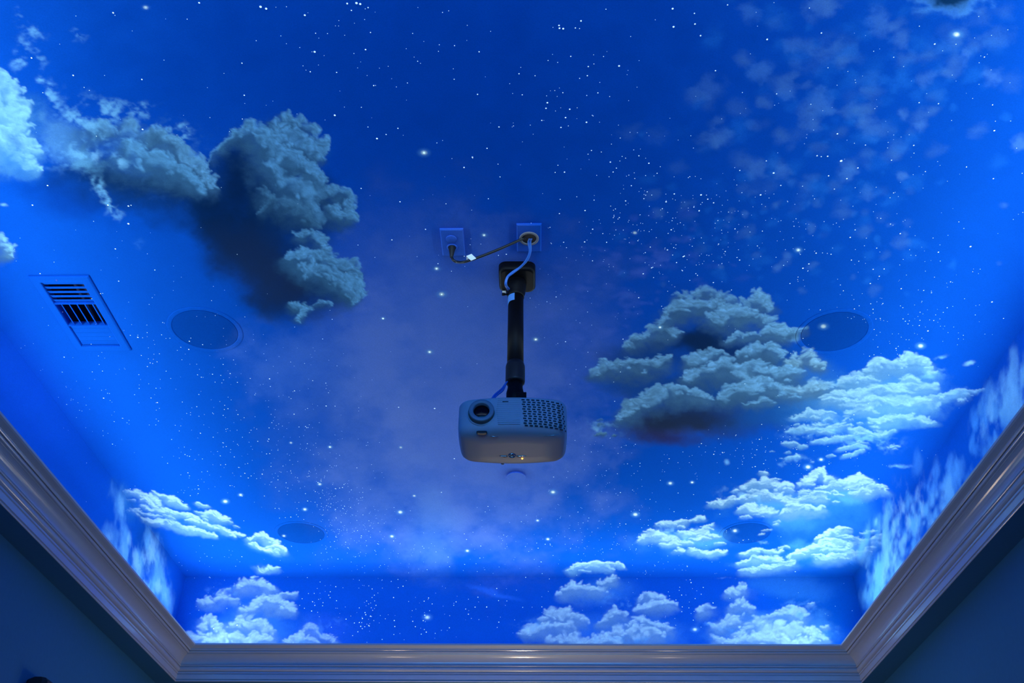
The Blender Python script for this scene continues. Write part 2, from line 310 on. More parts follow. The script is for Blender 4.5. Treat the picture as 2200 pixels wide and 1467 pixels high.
    for x, y, rx, ry, t in [(1760, 920, 110, 44, 0), (1860, 950, 100, 40, 0), (2060, 845, 70, 16, -.15), (1290, 920, 70, 26, .2), (1700, 990, 60, 16, -.2), (1930, 1000, 40, 7, 0), (2020, 770, 26, 8, -.4), (1690, 730, 50, 14, -.1), (2000, 800, 50, 30, 0)]:
        C.wisp(x, y, rx, ry, SRGB((150, 215, 250)), .7, t, .46)
    C.soft(1560, 992, 10, 7, SRGB((130, 195, 250)), .8, 0, .5, .2); C.soft(2080, 779, 14, 6, SRGB((170, 225, 250)), .8, -.4, .5, .2)
    # ---------------- flatter, brighter banks further back
    FB = (.68, .93, 1.); FD = (.05, .21, .52); F_ = (.0, -.85, .45)
    for x, y, rx, ry, c in [(1720, 1090, 160, 40, (60, 140, 215)), (1790, 1130, 150, 44, (40, 110, 185)), (1840, 1160, 90, 36, (25, 85, 160)), (1700, 1120, 70, 24, (70, 145, 220)), (1470, 1165, 110, 28, (50, 120, 220)), (1780, 1200, 150, 34, (60, 145, 220)), (1860, 1110, 60, 40, (45, 120, 200)), (1840, 1222, 80, 14, (14, 84, 170)), (1650, 1080, 90, 30, (90, 165, 225)), (1800, 1060, 90, 26, (100, 175, 230)), (1490, 1155, 80, 20, (90, 165, 230)), (1800, 1180, 100, 26, (90, 165, 225)), (1650, 1215, 70, 14, (90, 165, 230))]:
        C.soft(x, y, rx, ry, SRGB(c), .7, 0, .6, .2)
    for p in [[(1590, 1048, 9), (1620, 1036, 14), (1655, 1038, 15), (1690, 1050, 11)], [(1735, 1030, 11), (1762, 1012, 14), (1785, 1028, 12)], [(1800, 1035, 7), (1825, 1028, 9)], [(1765, 1045, 13), (1800, 1042, 15), (1845, 1030, 16), (1870, 1042, 10)], [(1860, 1060, 12), (1890, 1052, 13), (1905, 1055, 7)],
              [(1600, 1070, 13), (1640, 1062, 16), (1680, 1070, 13)], [(1520, 1085, 7), (1545, 1080, 10), (1575, 1072, 11)], [(1585, 1095, 8), (1620, 1088, 13), (1655, 1095, 12)], [(1690, 1078, 12), (1730, 1068, 14), (1770, 1072, 12)], [(1680, 1105, 12), (1720, 1096, 16), (1765, 1095, 15)],
              [(1370, 1158, 7), (1405, 1152, 11), (1440, 1160, 11), (1480, 1165, 8)], [(1410, 1130, 6), (1440, 1124, 10), (1470, 1122, 10)], [(1485, 1118, 6), (1505, 1110, 8)], [(1460, 1145, 9), (1500, 1142, 11), (1540, 1150, 9)], [(1480, 1180, 8), (1520, 1185, 11), (1555, 1185, 7)], [(1510, 1130, 5), (1530, 1128, 7)],
              [(1760, 1160, 9), (1790, 1145, 12), (1820, 1140, 9)], [(1700, 1195, 10), (1740, 1180, 14), (1785, 1172, 14), (1810, 1170, 8)], [(1820, 1172, 11), (1855, 1162, 14), (1890, 1155, 8)], [(1590, 1210, 8), (1630, 1200, 12), (1670, 1195, 11)], [(1600, 1228, 8), (1650, 1220, 14), (1700, 1212, 12)], [(1760, 1205, 11), (1800, 1200, 15), (1840, 1190, 12)],
              [(1225, 1228, 10), (1250, 1215, 13), (1285, 1215, 13), (1310, 1225, 9)], [(1320, 1212, 7), (1340, 1216, 6)], [(1635, 1014, 5), (1650, 1018, 6)], [(1845, 1195, 8), (1880, 1175, 6)]]:
        C.ridge(p, FB, FD, F_, .5, a=.92, fade=.55, kids=7, gen=2)
    for x, y, rx, ry in [(1600, 1060, 80, 26), (1840, 1190, 60, 26), (1560, 1240, 40, 7), (1450, 1150, 90, 30), (1635, 1165, 30, 8)]:
        C.wisp(x, y, rx, ry, SRGB((170, 225, 250)), .6, 0, .46, nz=C.n3*.5+C.n2*.5)
    C.frag(1650, 1060, 90, 34, 16, 10, FB, FD); C.frag(1800, 1050, 100, 30, 16, 10, FB, FD); C.frag(1470, 1150, 90, 32, 14, 8, FB, FD)
    C.frag(1720, 1195, 120, 26, 16, 9, FB, FD); C.frag(1830, 1165, 60, 30, 9, 9, FB, FD); C.frag(1620, 1130, 60, 30, 7, 5, FB, FD); C.frag(1285, 1220, 50, 12, 5, 9, FB, FD)
    C.frag(1900, 850, 110, 46, 20, 12, RB, (.06, .22, .5)); C.frag(1770, 930, 100, 44, 20, 8, RB, (.06, .22, .5)); C.frag(1880, 930, 90, 40, 16, 7, RB, (.06, .22, .5)); C.frag(2040, 850, 50, 20, 7, 6, RB, (.06, .22, .5))
    C.frag(1720, 975, 70, 20, 6, 4, RB, (.06, .22, .5)); C.frag(1320, 915, 50, 24, 6, 5, tuple(v*.6 for v in RL), RD); C.frag(1640, 850, 90, 20, 8, 13, RL, RD, a=.5)
    # lower left banks on the ceiling
    T = .32
    for x, y, rx, ry in [(370, 1115, 120, 26), (450, 1130, 70, 20), (570, 1180, 60, 16)]:
        C.soft(x, y, rx, ry, SRGB((50, 120, 205)), .6, T, .4, .2)
    for p in [[(270, 1055, 6), (300, 1060, 11), (330, 1072, 11), (345, 1085, 7)], [(335, 1060, 6), (360, 1068, 9), (385, 1080, 11), (398, 1088, 6)], [(425, 1080, 5), (445, 1085, 6)], [(330, 1090, 9), (360, 1098, 12), (395, 1106, 11), (420, 1112, 8)], [(310, 1112, 7), (345, 1122, 10), (380, 1132, 10), (410, 1138, 7)],
              [(435, 1108, 8), (460, 1108, 12), (490, 1116, 10)], [(430, 1125, 8), (465, 1132, 9), (500, 1142, 7), (520, 1146, 4)], [(410, 1138, 8), (440, 1144, 9), (460, 1152, 5)], [(530, 1155, 7), (560, 1152, 10), (590, 1165, 10), (615, 1185, 7)], [(540, 1166, 6), (575, 1178, 8), (600, 1188, 6)], [(560, 1222, 8), (578, 1218, 9), (588, 1222, 6)]]:
        C.ridge(p, FB, FD, (.1, -.85, .45), .5, tilt=T, a=.92, fade=.55, kids=6, gen=2)
    C.frag(350, 1105, 90, 26, 14, 8, FB, FD, tilt=T); C.frag(460, 1125, 60, 20, 9, 7, FB, FD, tilt=T); C.frag(575, 1172, 44, 18, 7, 7, FB, FD, tilt=T)
    # ---------------- back wall
    BW = (.75, .97, 1.0); BK = (.03, .16, .48)
    C.soft(1780, 1290, 150, 90, SRGB((6, 84, 172)), .85, 0, .25, .45)
    C.soft(1700, 1262, 120, 34, SRGB((50, 125, 205)), .6, .1, .4, .2)
    for x, y, rx, ry, c in [(520, 1300, 90, 50, (30, 100, 210)), (560, 1350, 130, 44, (70, 140, 220)), (1300, 1270, 90, 34, (60, 130, 220)), (1250, 1350, 130, 40, (60, 130, 225)), (1400, 1360, 100, 40, (70, 140, 225)), (1650, 1350, 150, 50, (100, 175, 225)), (540, 1290, 50, 26, (40, 110, 200))]:
        C.soft(x, y, rx, ry, SRGB(c), .6, 0, .5, .2)
    V_ = (0, -.85, .5)
    for p in [[(430, 1292, 8), (455, 1285, 11), (480, 1280, 13), (505, 1290, 9)], [(505, 1260, 9), (530, 1252, 13), (560, 1255, 14), (590, 1262, 11)], [(520, 1310, 9), (550, 1295, 14), (590, 1288, 13), (625, 1300, 11)], [(605, 1278, 5), (635, 1272, 5)], [(600, 1310, 9), (630, 1308, 8)],
              [(430, 1340, 11), (450, 1325, 14), (470, 1345, 15), (480, 1362, 10)], [(500, 1345, 12), (530, 1330, 18), (560, 1345, 16), (580, 1360, 12)], [(410, 1370, 14), (440, 1372, 17), (480, 1372, 15), (530, 1372, 17), (580, 1376, 12)], [(640, 1370, 8), (660, 1352, 10), (690, 1360, 12), (715, 1365, 9), (720, 1378, 8)], [(610, 1380, 8), (632, 1372, 10), (670, 1378, 10)],
              [(1205, 1275, 9), (1230, 1258, 15), (1265, 1262, 14), (1300, 1270, 13)], [(1290, 1250, 9), (1320, 1245, 10)], [(1375, 1285, 8), (1400, 1278, 11), (1430, 1290, 11)], [(1375, 1305, 9), (1410, 1298, 11), (1450, 1302, 9)], [(1160, 1335, 9), (1190, 1320, 15), (1225, 1325, 15), (1255, 1335, 11)], [(1120, 1360, 8), (1150, 1352, 12), (1190, 1350, 16), (1230, 1352, 14)],
              [(1290, 1340, 9), (1318, 1315, 15), (1345, 1322, 12)], [(1350, 1345, 10), (1380, 1335, 14), (1410, 1345, 12), (1440, 1355, 10)], [(1280, 1375, 11), (1320, 1360, 17), (1370, 1362, 17), (1420, 1368, 12)], [(1180, 1380, 12), (1230, 1376, 14), (1290, 1380, 11), (1330, 1382, 14)], [(1500, 1312, 9), (1515, 1308, 10)],
              [(1555, 1275, 6), (1575, 1268, 10), (1600, 1262, 12)], [(1565, 1305, 8), (1590, 1295, 12), (1610, 1305, 9)], [(1535, 1345, 10), (1560, 1332, 14), (1590, 1325, 14)], [(1580, 1360, 14), (1620, 1340, 20), (1650, 1345, 18)], [(1650, 1325, 10), (1690, 1312, 13), (1725, 1325, 14)], [(1740, 1300, 4), (1752, 1296, 5)],
              [(1640, 1370, 20), (1690, 1358, 22), (1740, 1362, 16), (1780, 1375, 9)], [(1540, 1380, 14), (1600, 1378, 18), (1680, 1380, 18), (1750, 1382, 12)], [(1770, 1350, 5), (1782, 1345, 5)]]:
        C.ridge(p, BW, BK, V_, .9, a=.72, fade=.5, kids=5, gen=1, edge=.55)
    for x, y, rx, ry in [(480, 1270, 60, 24), (700, 1345, 60, 30), (1150, 1345, 60, 24), (1340, 1290, 60, 30), (1720, 1310, 70, 34), (1545, 1345, 60, 30), (1780, 1360, 40, 26), (1350, 1375, 120, 16), (640, 1380, 60, 12)]:
        C.wisp(x, y, rx, ry, SRGB((130, 200, 245)), .5, 0, .46)
    C.soft(1060, 1272, 70, 8, SRGB((50, 120, 235)), .6, .3, .5, .1); C.soft(700, 1350, 90, 40, SRGB((60, 110, 235)), .3, 0, .5)
    C.warp()
    # ---------------- side walls: paint pulled into upright streaks
    NS = fbm(15, 52, 4, 401); NT = fbm(10, 34, 4, 433)
    C.soft(320, 1165, 46, 70, SRGB((14, 72, 150)), .8, -.6, .4, .3)
    C.soft(270, 1080, 30, 60, SRGB((40, 115, 195)), .7, -.5, .4, .2, nz=NS)
    for x, y, rx, ry, a in [(258, 1090, 16, 40, .6), (270, 1160, 14, 34, .7), (240, 1150, 16, 30, .5), (298, 1210, 22, 44, .9), (325, 1180, 16, 42, .7), (335, 1225, 22, 50, .8), (345, 1260, 16, 34, .7), (318, 1265, 24, 34, .6), (362, 1290, 12, 36, .7), (258, 1185, 14, 26, .6), (300, 1240, 30, 40, .4)]:
        C.soft(x, y, rx*1.3, ry*1.2, SRGB((110, 180, 235)), a*.9, -.12, .9, .05, nz=NS)
        C.wisp(x, y, rx*1.4, ry*1.2, SRGB((160, 215, 245)), a*.7, -.12, .42, nz=NT)
    def wall_band(x0, y0, x1, y1, wd, n, col, a, r0, sd):
        r2 = np.random.RandomState(sd)
        for i in range(n):
            t = r2.rand(); o = r2.normal(0, wd)
            rr = r0*r2.uniform(.5, 1.4)
            C.soft(x0+(x1-x0)*t+o*.8, y0+(y1-y0)*t+o*.55, rr*.62, rr*1.7, SRGB(col), a*r2.uniform(.4, 1), .12, .8, .1, nz=NS)
    wall_band(1905, 1140, 1870, 1270, 34, 26, (30, 100, 180), .6, 26, 1)
    wall_band(2190, 840, 2120, 960, 16, 34, (110, 180, 235), .55, 20, 2)
    wall_band(2210, 800, 2160, 880, 24, 24, (130, 195, 240), .5, 22, 3)
    wall_band(2120, 900, 2090, 960, 20, 14, (80, 160, 240), .5, 12, 4)
    wall_band(2060, 985, 2000, 1060, 28, 40, (90, 165, 240), .5, 15, 5)
    wall_band(2050, 1040, 1950, 1150, 14, 40, (120, 190, 242), .6, 15, 6)
    wall_band(1990, 1085, 1900, 1210, 26, 60, (110, 185, 240), .5, 14, 7)
    wall_band(1945, 1150, 1880, 1250, 22, 60, (150, 215, 245), .6, 14, 8)
    wall_band(1900, 1215, 1870, 1290, 16, 26, (120, 200, 240), .6, 16, 9)
    C.wisp(1960, 1110, 90, 120, SRGB((175, 225, 248)), .55, .6, .47, nz=NT)
    C.wisp(2140, 880, 50, 110, SRGB((150, 210, 248)), .5, .5, .46, nz=NT)
    C.soft(1850, 1235, 26, 60, SRGB((10, 80, 165)), .5, .1, .2, .2)
    # glowing stars' halos
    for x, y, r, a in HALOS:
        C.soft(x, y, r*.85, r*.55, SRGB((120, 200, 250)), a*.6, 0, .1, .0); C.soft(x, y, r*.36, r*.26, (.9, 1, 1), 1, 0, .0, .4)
    # canvas grain
    C.c *= (1+(C.n1-.5)*.10)[..., None]
    C.c *= (1+(np.random.RandomState(9).rand(MH, MW).astype(np.float32)-.5)*.10)[..., None]
    return np.clip(C.c, 0, 1)

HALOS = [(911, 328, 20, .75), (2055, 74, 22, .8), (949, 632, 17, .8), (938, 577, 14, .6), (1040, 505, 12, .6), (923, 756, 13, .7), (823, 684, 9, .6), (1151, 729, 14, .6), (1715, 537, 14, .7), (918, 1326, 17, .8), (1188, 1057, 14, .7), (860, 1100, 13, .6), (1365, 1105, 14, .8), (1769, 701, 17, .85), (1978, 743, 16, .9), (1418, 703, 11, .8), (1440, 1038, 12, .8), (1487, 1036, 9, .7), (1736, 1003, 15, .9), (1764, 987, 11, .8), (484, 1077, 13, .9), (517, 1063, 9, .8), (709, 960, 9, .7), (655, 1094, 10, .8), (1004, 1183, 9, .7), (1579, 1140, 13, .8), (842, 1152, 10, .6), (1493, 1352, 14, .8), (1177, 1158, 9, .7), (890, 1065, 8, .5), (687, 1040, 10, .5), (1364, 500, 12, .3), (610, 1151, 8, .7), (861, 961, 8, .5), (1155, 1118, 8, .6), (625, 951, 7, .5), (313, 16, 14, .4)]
# ================================================================ helpers
def mat(name, col, rough=.5, metal=0., spec=.5, coat=0., noise=0., nscale=40., bump=0., emit=None, es=0.):
    m = bpy.data.materials.new(name); m.use_nodes = True; nt = m.node_tree; b = nt.nodes['Principled BSDF']
    b.inputs['Base Color'].default_value = (*col, 1); b.inputs['Roughness'].default_value = rough
    b.inputs['Metallic'].default_value = metal; b.inputs['Specular IOR Level'].default_value = spec
    b.inputs['Coat Weight'].default_value = coat
    if emit: b.inputs['Emission Color'].default_value = (*emit, 1); b.inputs['Emission Strength'].default_value = es
    tc = nt.nodes.new('ShaderNodeTexCoord'); n = nt.nodes.new('ShaderNodeTexNoise')
    n.inputs['Scale'].default_value = nscale; n.inputs['Detail'].default_value = 3
    nt.links.new(tc.outputs['Object'], n.inputs['Vector'])
    mx = nt.nodes.new('ShaderNodeMix'); mx.data_type = 'RGBA'; mx.blend_type = 'MULTIPLY'
    mr = nt.nodes.new('ShaderNodeMapRange'); mr.inputs['To Min'].default_value = 1-noise; mr.inputs['To Max'].default_value = 1+noise
    nt.links.new(n.outputs['Fac'], mr.inputs['Value'])
    mx.inputs['Factor'].default_value = 1; mx.inputs['A'].default_value = (*col, 1)
    cc = nt.nodes.new('ShaderNodeCombineColor')
    for i in range(3): nt.links.new(mr.outputs['Result'], cc.inputs[i])
    nt.links.new(cc.outputs['Color'], mx.inputs['B']); nt.links.new(mx.outputs['Result'], b.inputs['Base Color'])
    if bump:
        bp = nt.nodes.new('ShaderNodeBump'); bp.inputs['Strength'].default_value = bump; bp.inputs['Distance'].default_value = .001
        nt.links.new(n.outputs['Fac'], bp.inputs['Height']); nt.links.new(bp.outputs['Normal'], b.inputs['Normal'])
    return m

def mural_mat(name, gain=1., holes=False, rough=.55):
    m = bpy.data.materials.new(name); m.use_nodes = True; nt = m.node_tree; b = nt.nodes['Principled BSDF']
    b.inputs['Roughness'].default_value = rough; b.inputs['Specular IOR Level'].default_value = 0
    a = nt.nodes.new('ShaderNodeAttribute'); a.attribute_name = 'paint'
    tc = nt.nodes.new('ShaderNodeTexCoord'); n = nt.nodes.new('ShaderNodeTexNoise')
    n.inputs['Scale'].default_value = 260; n.inputs['Detail'].default_value = 2
    nt.links.new(tc.outputs['Object'], n.inputs['Vector'])
    mr = nt.nodes.new('ShaderNodeMapRange'); mr.inputs['To Min'].default_value = .86*gain; mr.inputs['To Max'].default_value = 1.14*gain
    nt.links.new(n.outputs['Fac'], mr.inputs['Value'])
    fac = mr.outputs['Result']
    if holes:                                # the fine perforation of a speaker grille
        v = nt.nodes.new('ShaderNodeTexVoronoi'); v.inputs['Scale'].default_value = 420; v.inputs['Randomness'].default_value = 0
        nt.links.new(tc.outputs['Object'], v.inputs['Vector'])
        m2 = nt.nodes.new('ShaderNodeMapRange'); m2.inputs['From Min'].default_value = .25; m2.inputs['From Max'].default_value = .4
        m2.inputs['To Min'].default_value = .35; m2.inputs['To Max'].default_value = 1
        nt.links.new(v.outputs['Distance'], m2.inputs['Value'])
        mu = nt.nodes.new('ShaderNodeMath'); mu.operation = 'MULTIPLY'
        nt.links.new(fac, mu.inputs[0]); nt.links.new(m2.outputs['Result'], mu.inputs[1]); fac = mu.outputs[0]
    vm = nt.nodes.new('ShaderNodeVectorMath'); vm.operation = 'SCALE'
    nt.links.new(a.outputs['Color'], vm.inputs[0]); nt.links.new(fac, vm.inputs['Scale'])
    nt.links.new(vm.outputs['Vector'], b.inputs['Base Color'])
    return m

class MB:
    """collects vertices and faces, links them as one mesh object"""
    def __init__(s): s.v = []; s.f = []; s.m = []; s.sm = []
    def add(s, vs, fs, mi=0, smooth=False):
        k = len(s.v); s.v += [tuple(p) for p in vs]
        for f in fs: s.f.append(tuple(k+i for i in f)); s.m.append(mi); s.sm.append(smooth)
    def box(s, x0, x1, y0, y1, z0, z1, mi=0, bev=0.):
        b = min(bev, (x1-x0)/2.01, (y1-y0)/2.01, (z1-z0)/2.01)
        if b <= 0:
            s.add([(x, y, z) for z in (z0, z1) for y in (y0, y1) for x in (x0, x1)],
                  [(0, 2, 3, 1), (4, 5, 7, 6), (0, 1, 5, 4), (2, 6, 7, 3), (0, 4, 6, 2), (1, 3, 7, 5)], mi); return
        o = lambda i, x0, x1, y0, y1: [(x0+i, y0), (x1-i, y0), (x1, y0+i), (x1, y1-i), (x1-i, y1), (x0+i, y1), (x0, y1-i), (x0, y0+i)]
        L = [[(x, y, z) for x, y in o(b, x0+k, x1-k, y0+k, y1-k)] for z, k in ((z0, b), (z0+b, 0), (z1-b, 0), (z1, b))]
        s.loft(L, mi, smooth=False)
    def loft(s, rings, mi=0, smooth=True, caps=(True, True), closed=True):
        k = len(s.v); n = len(rings[0])
        for r in rings: s.v += [tuple(p) for p in r]
        for i in range(len(rings)-1):
            for j in range(n if closed else n-1):
                a, b = k+i*n+j, k+i*n+(j+1) % n
                s.f.append((a, b, b+n, a+n)); s.m.append(mi); s.sm.append(smooth)
        if caps[0]: s.f.append(tuple(k+j for j in range(n))[::-1]); s.m.append(mi); s.sm.append(False)
        if caps[1]: s.f.append(tuple(k+(len(rings)-1)*n+j for j in range(n))); s.m.append(mi); s.sm.append(False)
    def lathe(s, c, prof, n=48, mi=0, axis='z', smooth=True, caps=(False, False)):
        """prof = [(radius, distance along the axis), ...]"""
        R = []
        for r, h in prof:
            ring = []
            for i in range(n):
                a = 2*PI*i/n; p, q = r*math.cos(a), r*math.sin(a)
                ring.append({'z': (c[0]+p, c[1]+q, c[2]+h), 'y': (c[0]+p, c[1]+h, c[2]+q), 'x': (c[0]+h, c[1]+p, c[2]+q)}[axis])
            R.append(ring)
        s.loft(R, mi, smooth, caps)
    def tube(s, pts, r, n=12, mi=0, caps=True):
        P = [Vector(p) for p in pts]; R = []; up = Vector((.31, .2, .93)).normalized()
        for i, p in enumerate(P):
            t = (P[min(i+1, len(P)-1)]-P[max(i-1, 0)]).normalized()
            a = (up-t*up.dot(t)).normalized(); up = a; b = t.cross(a)
            rr = r[i] if isinstance(r, (list, tuple)) else r
            R.append([p+a*rr*math.cos(2*PI*k/n)+b*rr*math.sin(2*PI*k/n) for k in range(n)])
        s.loft(R, mi, True, (caps, caps))
    def build(s, name, mats, parent=None, paint=None):
        me = bpy.data.meshes.new(name); me.from_pydata(s.v, [], s.f)
        for m in (mats if isinstance(mats, (list, tuple)) else [mats]): me.materials.append(m)
        me.polygons.foreach_set('material_index', s.m); me.polygons.foreach_set('use_smooth', s.sm)
        if paint is not None:
            me.color_attributes.new('paint', 'FLOAT_COLOR', 'POINT')
            me.attributes['paint'].data.foreach_set('color', paint(np.array(s.v)).ravel())
        me.update(); o = bpy.data.objects.new(name, me); COL.objects.link(o)
        if parent: o.parent = parent; o.matrix_parent_inverse = Matrix.Translation(-parent.location)
        return o

def thing(name, label, cat, loc, group=None):
    o = bpy.data.objects.new(name, None); o.empty_display_size = .05; o.location = loc; COL.objects.link(o)
    return tag(o, label, cat, group)
def tag(o, label, cat, group=None):
    o['label'] = label; o['category'] = cat
    if group: o['group'] = group
    return o
def struct(o): o['kind'] = 'structure'; return o
def spline(pts, n=10):
    P = [Vector(p) for p in pts]; P = [P[0]*2-P[1]]+P+[P[-1]*2-P[-2]]; out = []
    for i in range(1, len(P)-2):
        for k in range(n):
            t = k/n; a, b, c, d = P[i-1:i+3]
            out.append(.5*((2*b)+(c-a)*t+(2*a-5*b+4*c-d)*t*t+(3*b-a-3*c+d)*t**3))
    out.append(P[-2]); return out

# ================================================================ materials
M = dict(
    mural=mural_mat('mural_paint'), grille=mural_mat('painted_grille', .68, True), plate=mural_mat('mural_paint_on_cover', 1.0, rough=.4),
    star=mat('star_paint', (.85, .95, 1), .5, emit=(.55, .85, 1), es=.75),
    trim=mat('gloss_white_trim', (.48, .51, .56), .18, spec=.9, noise=.04, nscale=30),
    wall=mat('matt_grey_blue_wall', (.022, .155, .29), .85, noise=.08, nscale=60, bump=.1),
    carpet=mat('dark_carpet', (.03, .03, .04), .95, noise=.4, nscale=300, bump=.5),
    black=mat('black_satin_metal', (.003, .003, .005), .5, spec=.12, noise=.1),
    rubber=mat('black_rubber', (.003, .004, .006), .5, noise=.1),
    cream=mat('cream_sticker', (.75, .70, .62), .6, noise=.15, nscale=500),
    bluepl=mat('blue_painted_plastic', (.015, .10, .62), .38, noise=.05),
    duct=mat('dark_duct', (.004, .012, .09), .8),
    cable=mat('pale_blue_cable_sheath', (.03, .15, .55), .4, noise=.1, nscale=200),
    body=mat('pearl_grey_casing', (.40, .43, .47), .48, spec=.4, noise=.12, nscale=900),
    slot=mat('dark_slot', (.01, .012, .018), .6),
    barrel=mat('ribbed_lens_barrel', (.16, .15, .12), .3, metal=.3, noise=.1),
    ringm=mat('grey_lens_ring', (.20, .24, .28), .35, noise=.05),
    glass=mat('dark_lens_glass', (.002, .002, .005), .12, spec=.2),
    chrome=mat('chrome', (.85, .83, .8), .12, metal=1.),
    amber=mat('amber_lamp', (.9, .35, .05), .4, emit=(1, .32, .04), es=6),
    tagm=mat('white_cable_tag', (.8, .85, .9), .6, noise=.05),
    sticker=mat('pale_pole_sticker', (.08, .25, .62), .5, noise=.2, nscale=700),
    grommet=mat('grey_brown_grommet', (.16, .15, .17), .5, noise=.1),
)

# ================================================================ mural paint on ceiling, cove walls and covers
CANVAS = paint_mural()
def sample(P):
    x, y = to_px(P)
    x = np.clip(x+MX, 1, MW-2.01); y = np.clip(y+MY, 1, MH-2.01)
    ix = x.astype(int); iy = y.astype(int); fx = (x-ix)[:, None]; fy = (y-iy)[:, None]
    c = CANVAS
    return (c[iy, ix]*(1-fx)+c[iy, ix+1]*fx)*(1-fy)+(c[iy+1, ix]*(1-fx)+c[iy+1, ix+1]*fx)*fy
def paint(P):
    out = np.ones((len(P), 4), np.float32); out[:, :3] = sample(P); return out

def grid_mesh(name, origin, U, V, us, vs, extra=None, mats=(), hole=None, quads=()):
    """a painted sheet: origin + u*U + v*V; extra = (verts, faces) of star dots; quads = plain faces in material 2"""
    uu, vv = np.meshgrid(us, vs)
    P = (np.array(origin)[None]+uu.ravel()[:, None]*np.array(U)[None]+vv.ravel()[:, None]*np.array(V)[None])
    nu, nv = len(us), len(vs)
    i, j = np.meshgrid(np.arange(nu-1), np.arange(nv-1)); a = (j*nu+i).ravel()
    F = np.stack([a, a+1, a+1+nu, a+nu], 1)
    if hole is not None:
        cu = (uu[:-1, :-1]+uu[1:, 1:]).ravel()/2; cv = (vv[:-1, :-1]+vv[1:, 1:]).ravel()/2
        F = F[~((cu > hole[0]) & (cu < hole[1]) & (cv > hole[2]) & (cv < hole[3]))]
    col = paint(P); loops = [F.ravel()]; sizes = [np.full(len(F), 4)]; mi = [np.zeros(len(F), int)]; base = len(P); PP = [P]
    if extra is not None and len(extra[0]):
        PP.append(extra[0]); loops.append(extra[1].ravel()+base); sizes.append(np.full(len(extra[1]), extra[1].shape[1]))
        mi.append(np.full(len(extra[1]), 1)); base += len(extra[0])
    if len(quads):
        q = np.array(quads, float).reshape(-1, 3); PP.append(q); loops.append(np.arange(len(q))+base)
        sizes.append(np.full(len(q)//4, 4)); mi.append(np.full(len(q)//4, 2))
    PP = np.concatenate(PP); loops = np.concatenate(loops); sizes = np.concatenate(sizes); mi = np.concatenate(mi)
    me = bpy.data.meshes.new(name)
    me.vertices.add(len(PP)); me.vertices.foreach_set('co', PP.astype(np.float32).ravel())
    me.loops.add(len(loops)); me.loops.foreach_set('vertex_index', loops.astype(np.int32))
    me.polygons.add(len(sizes)); me.polygons.foreach_set('loop_start', np.concatenate([[0], np.cumsum(sizes)[:-1]]).astype(np.int32))
    me.polygons.foreach_set('loop_total', sizes.astype(np.int32)); me.polygons.foreach_set('material_index', mi.astype(np.int32))
    for m in mats: me.materials.append(m)
    me.update(calc_edges=True)
    c = np.ones((len(PP), 4), np.float32); c[:len(P)] = col
    me.color_attributes.new('paint', 'FLOAT_COLOR', 'POINT'); me.attributes['paint'].data.foreach_set('color', c.ravel())
    o = bpy.data.objects.new(name, me); COL.objects.link(o); return struct(o)

SR = np.random.RandomState(2024)
BIG = [(305, 170, 2.6), (560, 14, 3), (572, 18, 2.6), (766, 6, 3), (774, 8, 3), (746, 7, 2.6), (655, 32, 2.6), (1201, 54, 2.6), (1202, 60, 2.2), (1210, 61, 2.4), (1176, 220, 2.4), (1173, 232, 2.6), (1164, 258, 2.2), (1224, 234, 2.2), (1215, 252, 2.2), (1260, 262, 2.2), (1026, 202, 2.2), (1122, 203, 2), (1506, 418, 3), (1807, 345, 3.4), (1662, 371, 2.8), (1533, 435, 2.6), (1634, 418, 2.6), (1445, 18, 2.4), (1447, 57, 2.4), (1493, 51, 2.6), (1505, 76, 2.2), (1330, 141, 2.4), (2008, 94, 2.4), (2131, 648, 3.2), (1778, 335, 2.6), (1780, 377, 2.6), (1648, 84, 2.2), (855, 275, 2.2), (810, 297, 2.6), (776, 404, 2.2), (997, 359, 2.6), (1015, 337, 2.2), (1072, 272, 2.4), (1579, 491, 2.4), (1829, 558, 2.4), (2085, 529, 2.8), (2134, 383, 2.2), (2136, 280, 2.4), (1394, 350, 2), (1442, 493, 2.2), (1344, 431, 2.2), (1397, 530, 2.2), (1256, 519, 2.4), (2016, 222, 2), (520, 135, 2.2), (525, 204, 2), (276, 442, 3), (276, 480, 3), (232, 440, 2.4), (70, 440, 2.4), (248, 534, 2.4), (164, 595, 2.6), (169, 592, 2.4)]
CL = [(1330, 355, 45, 30, 26), (1390, 470, 80, 40, 90), (1560, 460, 90, 50, 60), (1700, 500, 120, 60, 60), (1850, 560, 130, 60, 60), (1480, 540, 60, 40, 50), (1250, 560, 90, 50, 40),
      (700, 60, 80, 50, 16), (800, 130, 110, 60, 30), (1220, 190, 70, 60, 36), (1900, 250, 90, 80, 40), (1980, 680, 60, 40, 40), (1890, 680, 36, 20, 20), (1910, 730, 40, 20, 20), (2010, 700, 50, 20, 16),
      (640, 830, 130, 80, 70), (520, 800, 120, 80, 70), (320, 760, 90, 60, 70), (460, 920, 120, 70, 90), (200, 850, 60, 50, 30), (560, 1000, 120, 50, 90), (700, 1080, 60, 34, 120), (760, 1120, 46, 26, 70), (730, 1170, 60, 40, 110),
      (820, 1190, 60, 30, 50), (1330, 1130, 90, 40, 120), (1250, 1190, 90, 26, 70), (1450, 1220, 60, 14, 30), (1560, 1160, 60, 40, 36), (1290, 1010, 80, 40, 50), (1550, 970, 90, 26, 60), (1640, 950, 90, 20, 40), (1750, 1000, 70, 16, 26),
      (900, 900, 140, 80, 60), (1060, 1110, 70, 50, 50), (1000, 1180, 80, 24, 26), (420, 1050, 80, 20, 26), (430, 1200, 60, 14, 24), (700, 1000, 90, 50, 60), (1150, 930, 100, 60, 40), (1100, 700, 200, 100, 60)]
